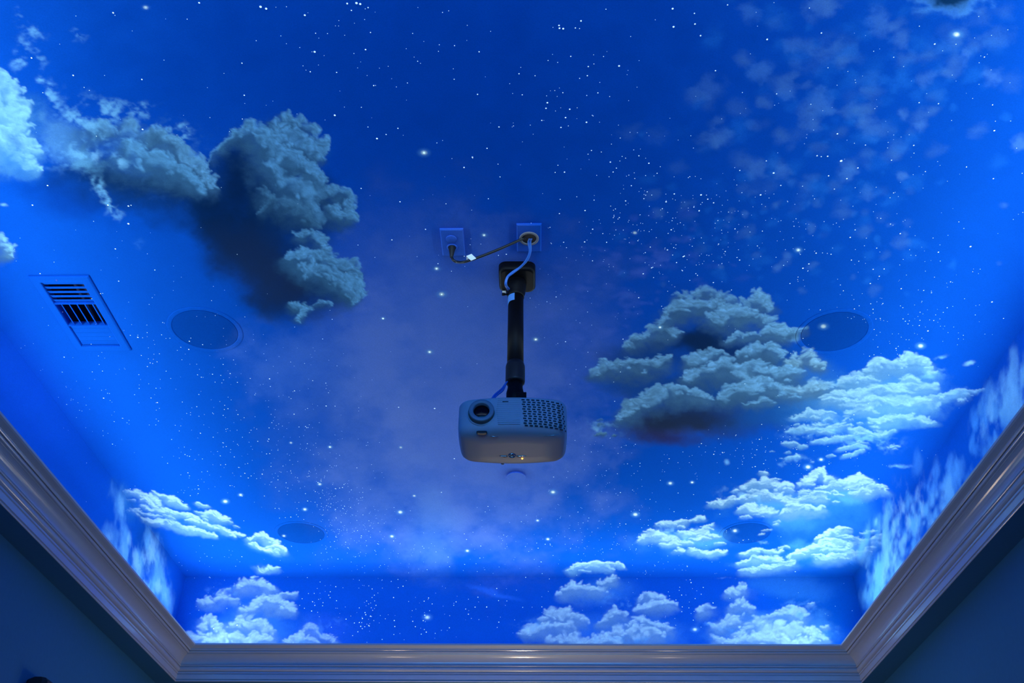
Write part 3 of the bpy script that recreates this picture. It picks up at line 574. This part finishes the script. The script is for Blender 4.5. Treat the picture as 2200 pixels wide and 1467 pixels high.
def star_pixels():
    P = [(x, y, r) for x, y, r in BIG]+[(x, y, 2.5+r*.04) for x, y, r, a in HALOS if a > .5]
    for cx, cy, sx, sy, n in CL:
        for k in range(n): P.append((cx+SR.normal(0, sx), cy+SR.normal(0, sy), SR.choice([.9, 1.2, 1.6, 2.1], p=[.45, .3, .18, .07])))
    for k in range(900):
        y = 1380*SR.rand()**.8; P.append((SR.uniform(0, 2200), y, SR.choice([.8, 1.1, 1.5, 2.0, 2.6], p=[.4, .28, .18, .1, .04])))
    # back cove wall
    for cx, cy, sx, sy, n in [(690, 1290, 22, 16, 26), (790, 1310, 14, 26, 36), (900, 1320, 90, 34, 50), (1060, 1300, 100, 30, 26), (1480, 1300, 40, 40, 30), (470, 1260, 30, 20, 8)]:
        for k in range(n): P.append((cx+SR.normal(0, sx), cy+SR.normal(0, sy), SR.choice([1., 1.4, 1.9])))
    return P
DISC = {}
def star_disc(p, U, V, N, r):
    """a small round dab of paint on a surface spanned by U, V with inward normal N"""
    a = np.arange(8)*2*PI/8
    return np.array(p)[None]+np.outer(np.cos(a)*r, U)+np.outer(np.sin(a)*r, V)+np.array(N)[None]*.0012
CEIL_S, BACK_S, LEFT_S, RIGHT_S = [], [], [], []
for x, y, r in star_pixels():
    ci = int(min(max(x+MX, 0), MW-1)); cj = int(min(max(y+MY, 0), MH-1))
    if CANVAS[cj, ci, 0] > .075 and r < 2.5 and SR.rand() < .93: continue
    lum = CANVAS[cj, ci].sum()
    if lum < .5 and r < 2.5 and SR.rand() < .8: continue
    q = at(x, y, 2, ZC); r *= .00090*(1.15 if q.y > 3 else 1)*SR.uniform(.8, 1.2)
    if XL+.02 < q.x < XR-.02 and q.y < YB-.02 and q.y > .8: CEIL_S.append(star_disc(q, (1, 0, 0), (0, 1, 0), (0, 0, -1), r)); continue
    b = at(x, y, 1, YB)
    if XL+.02 < b.x < XR-.02 and ZB < b.z < ZC: BACK_S.append(star_disc(b, (1, 0, 0), (0, 0, 1), (0, -1, 0), r*1.1)); continue
    if SR.rand() < .75: continue
    X_, L_, s_ = (XL, LEFT_S, 1) if x < 1100 else (XR, RIGHT_S, -1)
    q = at(x, y, 0, X_)
    if ZB < q.z < ZC and .5 < q.y < YB: L_.append(star_disc(q, (0, 1, 0), (0, 0, 1), (s_, 0, 0), r))
def packed(L):
    if not L: return None
    return np.concatenate(L), np.arange(len(L)*8).reshape(-1, 8)

VENT = (-1.606, -1.466, 2.345, 2.697)          # open field of the air register in the ceiling
xs = np.linspace(XL, XR, 1120)
ys = [YB]; 
while ys[-1] > .75: ys.append(ys[-1]-(.0026+.0028*max(0, (ys[-1]-1.2)/3.6)))
ys = np.array(ys[::-1]); xs_ = xs
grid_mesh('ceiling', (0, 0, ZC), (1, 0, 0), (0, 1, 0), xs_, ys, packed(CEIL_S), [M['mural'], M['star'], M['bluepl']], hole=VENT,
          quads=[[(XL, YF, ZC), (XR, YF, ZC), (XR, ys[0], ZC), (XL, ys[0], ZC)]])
zs = np.linspace(ZB, ZC, 190)
def lower(a, b): return [[(*a, 0), (*b, 0), (*b, ZB), (*a, ZB)]]
grid_mesh('wall_back', (0, YB, 0), (1, 0, 0), (0, 0, 1), np.linspace(XL, XR, 1300), zs, packed(BACK_S), [M['mural'], M['star'], M['wall']], quads=lower((XL, YB), (XR, YB)))
yy = [YB]
while yy[-1] > .8: yy.append(yy[-1]-.0055)
yy = np.array(yy[::-1])
for nm, X_, st in (('wall_left', XL, LEFT_S), ('wall_right', XR, RIGHT_S)):
    grid_mesh(nm, (X_, 0, 0), (0, 1, 0), (0, 0, 1), yy, zs[::1], packed(st), [M['mural'], M['star'], M['wall']],
              quads=lower((X_, YF), (X_, YB))+[[(X_, YF, ZB), (X_, yy[0], ZB), (X_, yy[0], ZC), (X_, YF, ZC)]])
b = MB(); b.box(XL, XR, YF-.1, YF, 0, ZC); struct(b.build('wall_front', M['wall']))
b = MB(); b.box(XL, XR, YF, YB, -.05, 0); struct(b.build('floor', M['carpet']))

# ================================================================ crown moulding: profile (distance from wall, height over ledge)
def arc(c, r, a0, a1, n=7): return [(c[0]+r*math.cos(math.radians(a0+(a1-a0)*i/n)), c[1]+r*math.sin(math.radians(a0+(a1-a0)*i/n))) for i in range(n+1)]
PROF = [(0, 0), (.1035, 0)]
PROF += arc((.104, .0035), .0035, -90, 60, 5)
PROF += [(.1015, .0080), (.1015, .0108)]
PROF += [(.1075, .0115), (.1082, .018), (.1088, .025), (.1095, .032)]
PROF += [(.1060, .0345), (.1060, .0370), (.1105, .0380), (.1108, .0440), (.1070, .0450), (.1070, .0470), (.1112, .0480)]
PROF += arc((.1085, .0600), .0118, -60, 38, 8)
PROF += [(.1140, .0690), (.1140, .0712)]
PROF += arc((.1175, .0745), .0040, -60, 70, 5)
PROF += [(.1170, .0795), (.1170, .0815)]
PROF += arc((.1640, .0775), .0450, 177, 106, 10)
PROF += [(.1505, .1215), (.1510, .1235)]
PROF += arc((.1575, .1290), .0065, -70, 30, 5)
PROF += [(.1600, .1332), (.1600, .1350)]
PROF += arc((.1650, .1380), .0075, -60, 20, 5)
PROF += [(.1800, .1430), (.1930, .1460), (.1985, .1490), (.1990, .1560)]
PROF += [(.1970, .1580), (.1900, .1580), (.1850, .1500), (0, .1500)]
def mould(name, side):
    n = len(PROF); r0, r1 = [], []
    for o, h in PROF:
        z = ZB+h
        if side == 'back': a, c = (XL+o, YB-o, z), (XR-o, YB-o, z)
        if side == 'front': a, c = (XR-o, YF+o, z), (XL+o, YF+o, z)
        if side == 'left': a, c = (XL+o, YF+o, z), (XL+o, YB-o, z)
        if side == 'right': a, c = (XR-o, YB-o, z), (XR-o, YF+o, z)
        r0.append(a); r1.append(c)
    b = MB(); b.loft([r0, r1], 0, False, (False, False), closed=True)
    b.m[0] = 1                               # the flat underside is painted like the walls
    return struct(b.build(name, [M['trim'], M['wall']]))
for nm, sd in (('trim_1', 'back'), ('trim_2', 'left'), ('trim_3', 'right'), ('trim_4', 'front')): mould(nm, sd)

# ================================================================ ceiling speakers
def annulus(b, cx, cy, prof, n=96, mi=0): b.lathe((cx, cy, 0), prof, n, mi, 'z', True)
def disc_sheet(b, cx, cy, z, r, rings=36, n=96, mi=0, sag=0.):
    k = len(b.v); b.v.append((cx, cy, z-sag))
    for i in range(1, rings+1):
        for j in range(n):
            a = 2*PI*j/n; q = r*i/rings; b.v.append((cx+q*math.cos(a), cy+q*math.sin(a), z-sag*(1-(i/rings)**2)))
    for j in range(n): b.f.append((k, k+1+(j+1) % n, k+1+j)); b.m.append(mi); b.sm.append(True)
    for i in range(1, rings):
        for j in range(n):
            p = k+1+(i-1)*n; b.f.append((p+j, p+(j+1) % n, p+n+(j+1) % n, p+n+j)); b.m.append(mi); b.sm.append(True)
G = 'round ceiling speakers painted into the mural'
for cx, cy, lab in [(-1.139, 2.613, 'round ceiling speaker painted plain dark blue, next to the air register'),
                    (1.052, 2.642, 'round ceiling speaker painted with a bright star, right of the big grey cloud bank'),
                    (-1.126, 4.247, 'smaller-looking round ceiling speaker with a tiny painted cloud, at the back left'),
                    (1.037, 4.251, 'smaller-looking round ceiling speaker among the white clouds at the back right')]:
    t = thing('ceiling_speaker', lab, 'speaker', (cx, cy, ZC), G)
    b = MB(); annulus(b, cx, cy, [(.1300, ZC-.0002), (.1297, ZC-.0009), (.1270, ZC-.0012), (.1150, ZC-.0017), (.1138, ZC-.0014), (.1128, ZC-.0002)])
    b.build('bezel', M['plate'], t, paint)
    b = MB(); disc_sheet(b, cx, cy, ZC-.0010, .1112, sag=.0003)
    b.lathe((cx, cy, 0), [(.1112, ZC-.0010), (.1112, ZC-.0003)], 96)
    b.build('grille', M['grille'], t, paint)

# concealed sprinkler cover hanging just under the ceiling
c = Vector((-.069, 3.668, ZC))
t = thing('sprinkler_cover', 'small flat round sprinkler cover on the ceiling just below the projector', 'sprinkler', c)
b = MB(); disc_sheet(b, c.x, c.y, ZC-.0105, .0405, 8, 48); b.lathe((c.x, c.y, ZC), [(.0405, -.0105), (.0420, -.0095), (.0420, -.0080), (.0400, -.0075)], 48)
b.build('cover_plate', M['plate'], t, paint)
b = MB(); b.lathe((c.x, c.y, ZC), [(.0350, -.0076), (.0350, -.0002)], 40); b.build('collar', M['bluepl'], t)

# ================================================================ air register
x0, x1, y0, y1 = VENT
t = thing('air_register', 'blue painted three-section ceiling air vent with metal louvres, left of the round speaker', 'air vent', ((x0+x1)/2, (y0+y1)/2, ZC))
fl = .029
b = MB()
def rect(i, z): return [(x0-fl+i, y0-fl+i, z), (x1+fl-i, y0-fl+i, z), (x1+fl-i, y1+fl-i, z), (x0-fl+i, y1+fl-i, z)]
b.loft([rect(0, ZC-.0003), rect(0, ZC-.0050), rect(.004, ZC-.0075), rect(fl-.003, ZC-.0085), rect(fl, ZC-.0070), rect(fl, ZC+.02)], 0, False, (False, False))
b.build('frame', M['plate'], t, paint)
b = MB(); b.box(x0-.002, x1+.002, y0-.002, y1+.002, ZC+.09, ZC+.092)
for q in ((x0-.004, x0-.002, y0, y1), (x1+.002, x1+.004, y0, y1), (x0, x1, y0-.004, y0-.002), (x0, x1, y1+.002, y1+.004)): b.box(*q, ZC+.002, ZC+.09)
b.build('duct_box', M['duct'], t)
ya, yb = y0+.112, y0+.232
def slat(p, q, wdt, ang, along):
    """thin angled blade from p to q"""
    b = MB(); cz, sz = math.cos(ang)*wdt/2, math.sin(ang)*wdt/2; th = .0007
    if along == 'x':
        ring = lambda x: [(x, p[1]-cz, p[2]-sz-th), (x, p[1]+cz, p[2]+sz-th), (x, p[1]+cz, p[2]+sz+th), (x, p[1]-cz, p[2]-sz+th)]
        b.loft([ring(p[0]), ring(q[0])], 0, False)
    else:
        ring = lambda y: [(p[0]-cz, y, p[2]-sz-th), (p[0]+cz, y, p[2]+sz-th), (p[0]+cz, y, p[2]+sz+th), (p[0]-cz, y, p[2]-sz+th)]
        b.loft([ring(p[1]), ring(q[1])], 0, False)
    return b.build('louvre', M['plate'], t, paint)
for k in range(5):
    y = y0+.012+k*.0225; slat((x0, y, ZC+.001), (x1, y, ZC-.001), .0165, .30, 'x')
for k in range(5):
    x = x0+.018+k*.0265; slat((x, ya, ZC+.001), (x, yb, ZC+.001), .017, -.75, 'y')
for k in range(5):
    y = yb+.012+k*.0235; slat((x0, y, ZC+.001), (x1, y, ZC+.001), .0222, -.03, 'x')
for q in (ya, yb):
    b = MB(); b.box(x0, x1, q-.0015, q+.0015, ZC-.007, ZC+.012); b.build('divider_bar', M['plate'], t, paint)
b = MB(); b.lathe(((x0+x1)/2-.01, y0-.014, ZC-.0085), [(.0035, 0), (.003, -.0014), (0.0005, -.0018)], 16); b.build('screw', M['bluepl'], t)

# ================================================================ cover plates in the ceiling
def plate(x0, x1, y0, y1, t):
    b = MB(); o = lambda i, z: [(x0+i, y0+i, z), (x1-i, y0+i, z), (x1-i, y1-i, z), (x0+i, y1-i, z)]
    b.loft([o(0, ZC-.0002), o(0, ZC-.0045), o(.0035, ZC-.0068)], 0, False, (False, True)); return b.build('face_plate', M['plate'], t, paint)
OX, OY = -.2415, 2.168
t = thing('power_outlet', 'blue rectangular ceiling power outlet with a black plug in it', 'outlet', (OX, OY, ZC))
plate(OX-.036, OX+.036, OY-.060, OY+.060, t)
b = MB(); b.lathe((OX-.003, OY-.019, ZC), [(.0165, -.0068), (.0165, -.0085), (.0155, -.009), (.0005, -.009)], 32); b.lathe((OX-.003, OY+.019, ZC), [(.0165, -.0068), (.0165, -.0085), (.0155, -.009), (.0005, -.009)], 32)
b.build('socket', M['plate'], t, paint)
HX, HY = -.005, 2.149
t = thing('cable_plate', 'blue rectangular ceiling plate with a round hole where the cables come out', 'cable plate', (HX, HY, ZC))
plate(HX-.038, HX+.038, HY-.060, HY+.062, t)
b = MB(); b.lathe((HX, HY, ZC), [(.0300, -.0066), (.0298, -.0095), (.0280, -.0105), (.0235, -.0105), (.0225, -.0085), (.0225, -.0068)], 48); b.build('grommet', M['grommet'], t)
b = MB(); b.lathe((HX, HY, ZC), [(.0226, -.0070), (.0005, -.0072)], 40); b.build('hole', M['slot'], t)

# ================================================================ projector mount
PX, PY = -.048, 2.330
t = thing('projector_mount', 'black ceiling pole mount with square canopy holding the projector', 'projector mount', (PX, PY, ZC))
def rsq(cx, cy, hx, hy, r, z, n=8):
    P = []
    for sx, sy, a0 in ((1, 1, 0), (-1, 1, 90), (-1, -1, 180), (1, -1, 270)):
        for i in range(n+1):
            a = math.radians(a0+90*i/n); P.append((cx+sx*(hx-r)+r*math.cos(a), cy+sy*(hy-r)+r*math.sin(a), z))
    return P
b = MB(); hx, hy = .0585, .0600; CY = 2.322; CXX = -.044
b.loft([rsq(CXX, CY, hx, hy, .024, ZC-.0003), rsq(CXX, CY, hx, hy, .024, ZC-.022), rsq(CXX, CY, hx-.001, hy-.001, .024, ZC-.028), rsq(CXX, CY, hx-.004, hy-.004, .022, ZC-.032), rsq(CXX, CY, hx-.009, hy-.009, .018, ZC-.034)], 0, True)
b.build('canopy', M['black'], t)
b = MB(); b.box(-.0925, -.0815, PY+.036, PY+.0405, ZC-.0425, ZC-.0345, 0, .0005); b.build('sticker', M['cream'], t)
b = MB(); b.lathe((PX, PY, ZC), [(.034, -.030), (.033, -.050), (.030, -.075), (.0265, -.086), (.0262, -.094)], 40, caps=(True, True)); b.build('socket_collar', M['black'], t)
b = MB(); b.lathe((PX, PY, ZC), [(.0242, -.085), (.0250, -.36)], 48, caps=(True, True)); b.build('pole', M['black'], t)
b = MB(); b.tube([(PX-.024, PY-.006, 2.915), (PX-.036, PY-.010, 2.9125)], [.0035, .0035]); b.tube([(PX-.036, PY-.010, 2.9125), (PX-.0425, PY-.012, 2.911)], [.0052, .0052]); b.build('thumb_screw', M['black'], t)
b = MB()                                        # paper sticker wrapped on the upper pole
A = [math.radians(a) for a in np.linspace(188, 262, 12)]
b.loft([[(PX+.0253*math.cos(a), PY+.0253*math.sin(a), z-(.010*max(0, (220-math.degrees(a))/32) if z < 2.89 else -.0)) for a in A] for z in (2.915, 2.878)], 0, True, (False, False), closed=False)
b.build('paper_label', M['sticker'], t)
b = MB(); b.lathe((PX, PY, 0), [(.0252, 2.652), (.0285, 2.640), (.0290, 2.636), (.0290, 2.585), (.0280, 2.580), (.0215, 2.578)], 40, caps=(True, True)); b.build('coupling', M['rubber'], t)
b = MB(); b.lathe((PX, PY, 0), [(.0230, 2.585), (.0222, 2.562), (.0245, 2.550), (.0262, 2.542), (.0262, 2.466)], 40, caps=(True, True)); b.build('tilt_joint', M['black'], t)
b = MB(); b.box(PX-.028, PX+.030, PY-.045, PY+.04, 2.4635, 2.4705, 0, .001); b.box(PX+.004, PX+.0335, PY-.030, PY+.02, 2.4705, 2.528, 0, .001); b.build('adapter_plate', M['black'], t)

# ================================================================ projector (hung upside down)
CX, CYp = -.0535, 2.330
HW, HD = .1500, .0850
t = thing('projector', 'grey home-theatre projector hanging upside down from the pole, lens facing forward', 'projector', (CX, CYp, 2.46))
def plan(ins, z, n=14, rr=.028):
    """rounded plan outline with bowed front and back"""
    P = []; w_, d_ = HW-ins, HD-ins; r = max(.004, rr-ins*.3)
    c = [(w_-r, -(d_-r), -90), (w_-r, d_-r, 0), (-(w_-r), d_-r, 90), (-(w_-r), -(d_-r), 180)]
    for k, (ox, oy, a0) in enumerate(c):
        for i in range(n//2+1):
            a = math.radians(a0+90*i/(n//2)); P.append([ox+r*math.cos(a), oy+r*math.sin(a)])
        nx = c[(k+1) % 4]
        ex = (nx[0]+r*math.cos(math.radians(nx[2])), nx[1]+r*math.sin(math.radians(nx[2])))
        lx = P[-1]
        for i in range(1, n): P.append([lx[0]+(ex[0]-lx[0])*i/n, lx[1]+(ex[1]-lx[1])*i/n])
    out = []
    for x, y in P:
        f = max(0, 1-(x/HW)**2); bow = .021*f*(1 if y > 0 else -1)*min(1, abs(y)/(d_*.8)); out.append((CX+x+.004*(1-(y/HD)**2)*(1 if x > 0 else -1)*min(1, abs(x)/.12), CYp+y+bow, z))
    return out
ZT, ZBm = 2.462, 2.348
layers = [(.010, ZT), (.003, ZT-.001), (.0005, ZT-.005), (0, ZT-.014), (0, ZT-.04), (0, ZT-.070), (.0008, ZT-.080), (.0025, ZT-.088), (.006, ZT-.0955), (.012, ZT-.1015), (.021, ZT-.1060), (.034, ZT-.1090), (.050, ZT-.1110), (.066, ZT-.1120)]
b = MB(); b.loft([plan(i, z) for i, z in layers][::-1], 0, True, (True, True))
body = b.build('casing', M['body'], t)
def fy(x, dz=0.): return CYp-HD-.021*max(0, 1-((x-CX)/HW)**2)      # front face y at x
LXc, LZc = -.1385, 2.412
ly = fy(LXc)
b = MB(); b.lathe((LXc, ly+.004, LZc), [(.0395, .006), (.0405, -.0045), (.0385, -.0060), (.0365, -.0030), (.0365, .004)], 56, axis='y'); b.build('lens_bezel', M['body'], t)
b = MB(); b.lathe((LXc, ly, LZc-.001), [(.0350, .004), (.0350, -.0170), (.0335, -.0190), (.0240, -.0185), (.0228, -.0165), (.0222, -.004)], 56, axis='y'); bl = b.build('lens_ring', M['ringm'], t)
b = MB()
for k in range(48):
    a = PI+PI*(k+.5)/48; ca, sa = math.cos(a), math.sin(a); r0_, r1_, h = .0348, .0360, .0011
    q = [(LXc+ca*r-sa*s*h*.5, ly+yv, LZc-.001+sa*r+ca*s*h*.5) for yv in (-.002, -.0155) for r, s in ((r0_, -1), (r0_, 1), (r1_, 1), (r1_, -1))]
    b.add(q, [(0, 1, 2, 3), (7, 6, 5, 4), (0, 4, 5, 1), (1, 5, 6, 2), (2, 6, 7, 3), (3, 7, 4, 0)])
b.build('focus_rib', M['barrel'], bl)
b = MB(); b.lathe((LXc, ly, LZc-.001), [(.0232, -.006), (.018, -.0085), (.010, -.0105), (.0005, -.011)], 48, axis='y'); b.build('lens', M['glass'], t)
# exhaust grille: rows of small slots on the right of the front face
b = MB(); zt = ZT-.008
for r in range(12):
    for c in range(9):
        x = -.028+c*.0138+(.0025 if r % 2 else 0)+r*.0006; z = zt-r*.0076-.02*max(0, (x-.02)/.12)**2
        w_ = .0088 if c < 8 else .0035
        y = fy(x+w_/2)-.0004
        b.add([(x, fy(x)-.0004, z), (x+w_, fy(x+w_)-.0004, z-.0003), (x+w_, fy(x+w_)-.0004, z-.0046), (x, fy(x)-.0004, z-.0043), (x, fy(x)+.001, z), (x+w_, fy(x+w_)+.001, z), (x+w_, fy(x+w_)+.001, z-.0046), (x, fy(x)+.001, z-.0043)],
              [(0, 1, 2, 3), (4, 7, 6, 5), (0, 4, 5, 1), (3, 2, 6, 7), (0, 3, 7, 4), (1, 5, 6, 2)])
b.build('exhaust_grille', M['slot'], t)
b = MB()
for r in range(14):
    z = ZT-.006-r*.0064; xa = -.0985+.003*abs(r-6)*.3; L = [(xa+(-.031-xa)*i/8) for i in range(9)]
    b.tube([(x, fy(x)+.0003, z) for x in L], .0011, 6)
b.build('front_rib', M['body'], t)
b = MB(); b.box(-.081, -.064, fy(-.072)-.0016, fy(-.072)+.002, ZT-.0185, ZT-.0155, 0, .0008); b.build('infrared_window', M['slot'], t)
# zoom wheel, seam glint, button and lamp on the side that now faces down
def under(px, py): return at(px, py, 2, ZBm+.004)
zb = ZBm+.0022
p = at(1035, 930, 2, 2.352)
b = MB(); b.box(p.x-.0145, p.x+.0145, p.y-.006, p.y+.006, 2.3505, 2.357, 0, .002); sl = b.build('zoom_slot', M['slot'], t)
b = MB()
for k in range(17):
    x = p.x-.0115+k*.0014; zz = 2.3500-.0022*math.cos((k-8)/9*PI/2); b.box(x, x+.0009, p.y-.0045, p.y+.005, zz, 2.356)
b.build('zoom_wheel', M['barrel'], t)
q1, q2 = at(1052, 937, 2, 2.350), at(1070, 938, 2, 2.350)
b = MB(); b.tube([q1, q2], .0011, 8); b.build('zoom_lever', M['chrome'], t)
q1, q2 = at(1169, 937, 2, 2.3505), at(1201, 933, 2, 2.3525)
b = MB(); b.tube([q1, (q1+q2)/2, q2], .0006, 6); b.build('seam_glint', M['chrome'], t)  # thin chrome line drawn in for the highlight along the seam
p = at(1100, 979, 2, 2.3495)
b = MB(); b.lathe((p.x, p.y, 2.350), [(.0112, .004), (.0112, -.0012), (.0100, -.0020), (.0088, -.0012), (.0086, .001)], 36); b.lathe((p.x, p.y, 2.350), [(.0062, .001), (.0055, -.0012), (.0005, -.0016)], 24)
b.build('power_button', M['chrome'], t)
for s_ in (-1, 1):
    b = MB(); pts = [(p.x+s_*(.013+.0046*i), p.y+.004+.0*i, 0) for i in range(8)]
    top = [(x, y-.0015-.0010*math.sin(PI*k/7), 2.3495+.00002*k*k) for k, (x, y, _) in enumerate(pts)]; bot = [(x, y+.0065*math.sin(PI*min(1, (k+1.6)/8.6)), 2.3498+.00004*k*k) for k, (x, y, _) in enumerate(pts)]
    b.loft([top, bot], 0, False, (False, False), closed=False); b.loft([[(x, y, z+.004) for x, y, z in top], [(x, y, z+.004) for x, y, z in bot]], 0, False, (False, False), closed=False)
    b.build('control_recess', M['slot'], t)
    b = MB(); b.tube(top[:6 if s_ < 0 else 7], .0010, 8); b.build('chrome_strip', M['chrome'], t)
q = at(1122, 985.5, 2, 2.3485)
b = MB(); b.lathe((q.x, q.y, 2.3485), [(.0024, .003), (.0024, 0), (.0014, -.0010), (.0002, -.0013)], 16); b.build('standby_lamp', M['amber'], t)
q = at(1080, 994, 1, 2.440)
b = MB(); b.lathe((q.x, q.y, q.z), [(.0065, .022), (.0065, .001), (.0045, -.004), (.0015, -.006)], 16, caps=(True, True)); b.build('rear_foot', M['ringm'], t)

# ================================================================ cables
pl = Vector((OX-.003, OY+.019, ZC-.009))
e1 = at(971, 528, 1, pl.y); e2 = at(971, 553, 1, pl.y)
t = thing('power_cable', 'black power cable looping from the ceiling outlet to the cable plate', 'cable', pl)
b = MB(); b.lathe((pl.x, pl.y, 0), [(.0125, pl.z), (.0130, e1.z+.004), (.0122, e1.z)], 28, caps=(True, True)); b.build('plug', M['bluepl'], t)
b = MB(); b.lathe((pl.x, pl.y, 0), [(.0122, e1.z), (.0118, e1.z-.004), (.0050, e2.z+.002), (.0042, e2.z)], 28, caps=(True, True)); b.build('strain_relief', M['rubber'], t)
pts = [Vector((pl.x, pl.y, e2.z+.004)), at(974, 559, 1, pl.y), at(984, 563, 1, pl.y), at(1000, 562, 1, 2.162), at(1030, 552, 1, 2.157), at(1068, 537, 1, 2.153), at(1100, 523, 1, 2.150), at(1122, 513, 1, 2.149), Vector((HX-.012, HY-.002, ZC-.006))]
b = MB(); b.tube(spline(pts, 8), .0042, 12); b.build('cord', M['rubber'], t)
g1, g2 = at(1003, 551, 1, 2.158), at(1021, 556, 1, 2.155)
t2 = MB()
def tagquad(b, P, th=.0006):
    P = [Vector(p) for p in P]; n = (P[1]-P[0]).cross(P[2]-P[0]).normalized()*th
    b.add([p-n for p in P]+[p+n for p in P], [(0, 1, 2, 3), (7, 6, 5, 4), (0, 4, 5, 1), (1, 5, 6, 2), (2, 6, 7, 3), (3, 7, 4, 0)])
tagquad(t2, [at(1002, 550, 1, 2.148), at(1013, 545.5, 1, 2.148), at(1023, 555, 1, 2.150), at(1012, 560, 1, 2.150)])
tagquad(t2, [at(1002, 550, 1, 2.148), at(1013, 546, 1, 2.168), at(1012, 553, 1, 2.170), at(1002.5, 558, 1, 2.168)])
t2.build('paper_tag', M['tagm'], t)
t = thing('signal_cable', 'blue two-strand signal cable from the round ceiling hole down the black mount', 'cable', (HX, HY, ZC-.006))
for k, (dx, dy) in enumerate(((0, 0), (4.5, -1))):
    pts = [Vector((HX+.002+k*.006, HY, ZC-.006)), at(1135+dx, 520, 1, 2.165), at(1138+dx*.4, 540, 1, 2.190), at(1131+dx*.5, 558, 1, 2.215), at(1118+dx*.3, 573, 1, 2.238), at(1100+dx*.3, 585+k*2, 1, 2.252), at(1089+dx*.4, 596, 1, 2.262), at(1086+dx*.4, 612, 1, 2.275), Vector((PX-.022+k*.004, PY-.012, 2.925)), Vector((PX-.012, PY, 2.90))]
    b = MB(); b.tube(spline(pts, 8), .0030, 10); b.build('upper_strand', M['cable'], t)
    pts = [Vector((PX-.010, PY, 2.60)), at(1088, 822, 1, PY-.01), at(1078+dx*.6, 835+k*3, 1, PY-.02), at(1063+dx*.8, 848+k*2, 1, PY-.035), at(1056+dx*.8, 858, 1, PY-.04)]
    b = MB(); b.tube(spline(pts, 8), .0028, 10); b.build('lower_strand', M['cable'], t)

# ================================================================ small black speaker on the left wall, only its top corner in view
p = at(88, 1453, 0, XL+.05)
t = thing('wall_speaker', 'black box on the left wall at the lower left edge, only its top corner showing', 'speaker', (XL, p.y, p.z))
b = MB(); b.box(XL+.002, XL+.075, p.y-.01, p.y+.13, p.z-.24, p.z, 0, .012); b.build('cabinet', M['rubber'], t)
b = MB(); b.box(XL+.074, XL+.080, p.y, p.y+.12, p.z-.23, p.z-.012, 0, .002); b.build('front_grille', M['slot'], t)
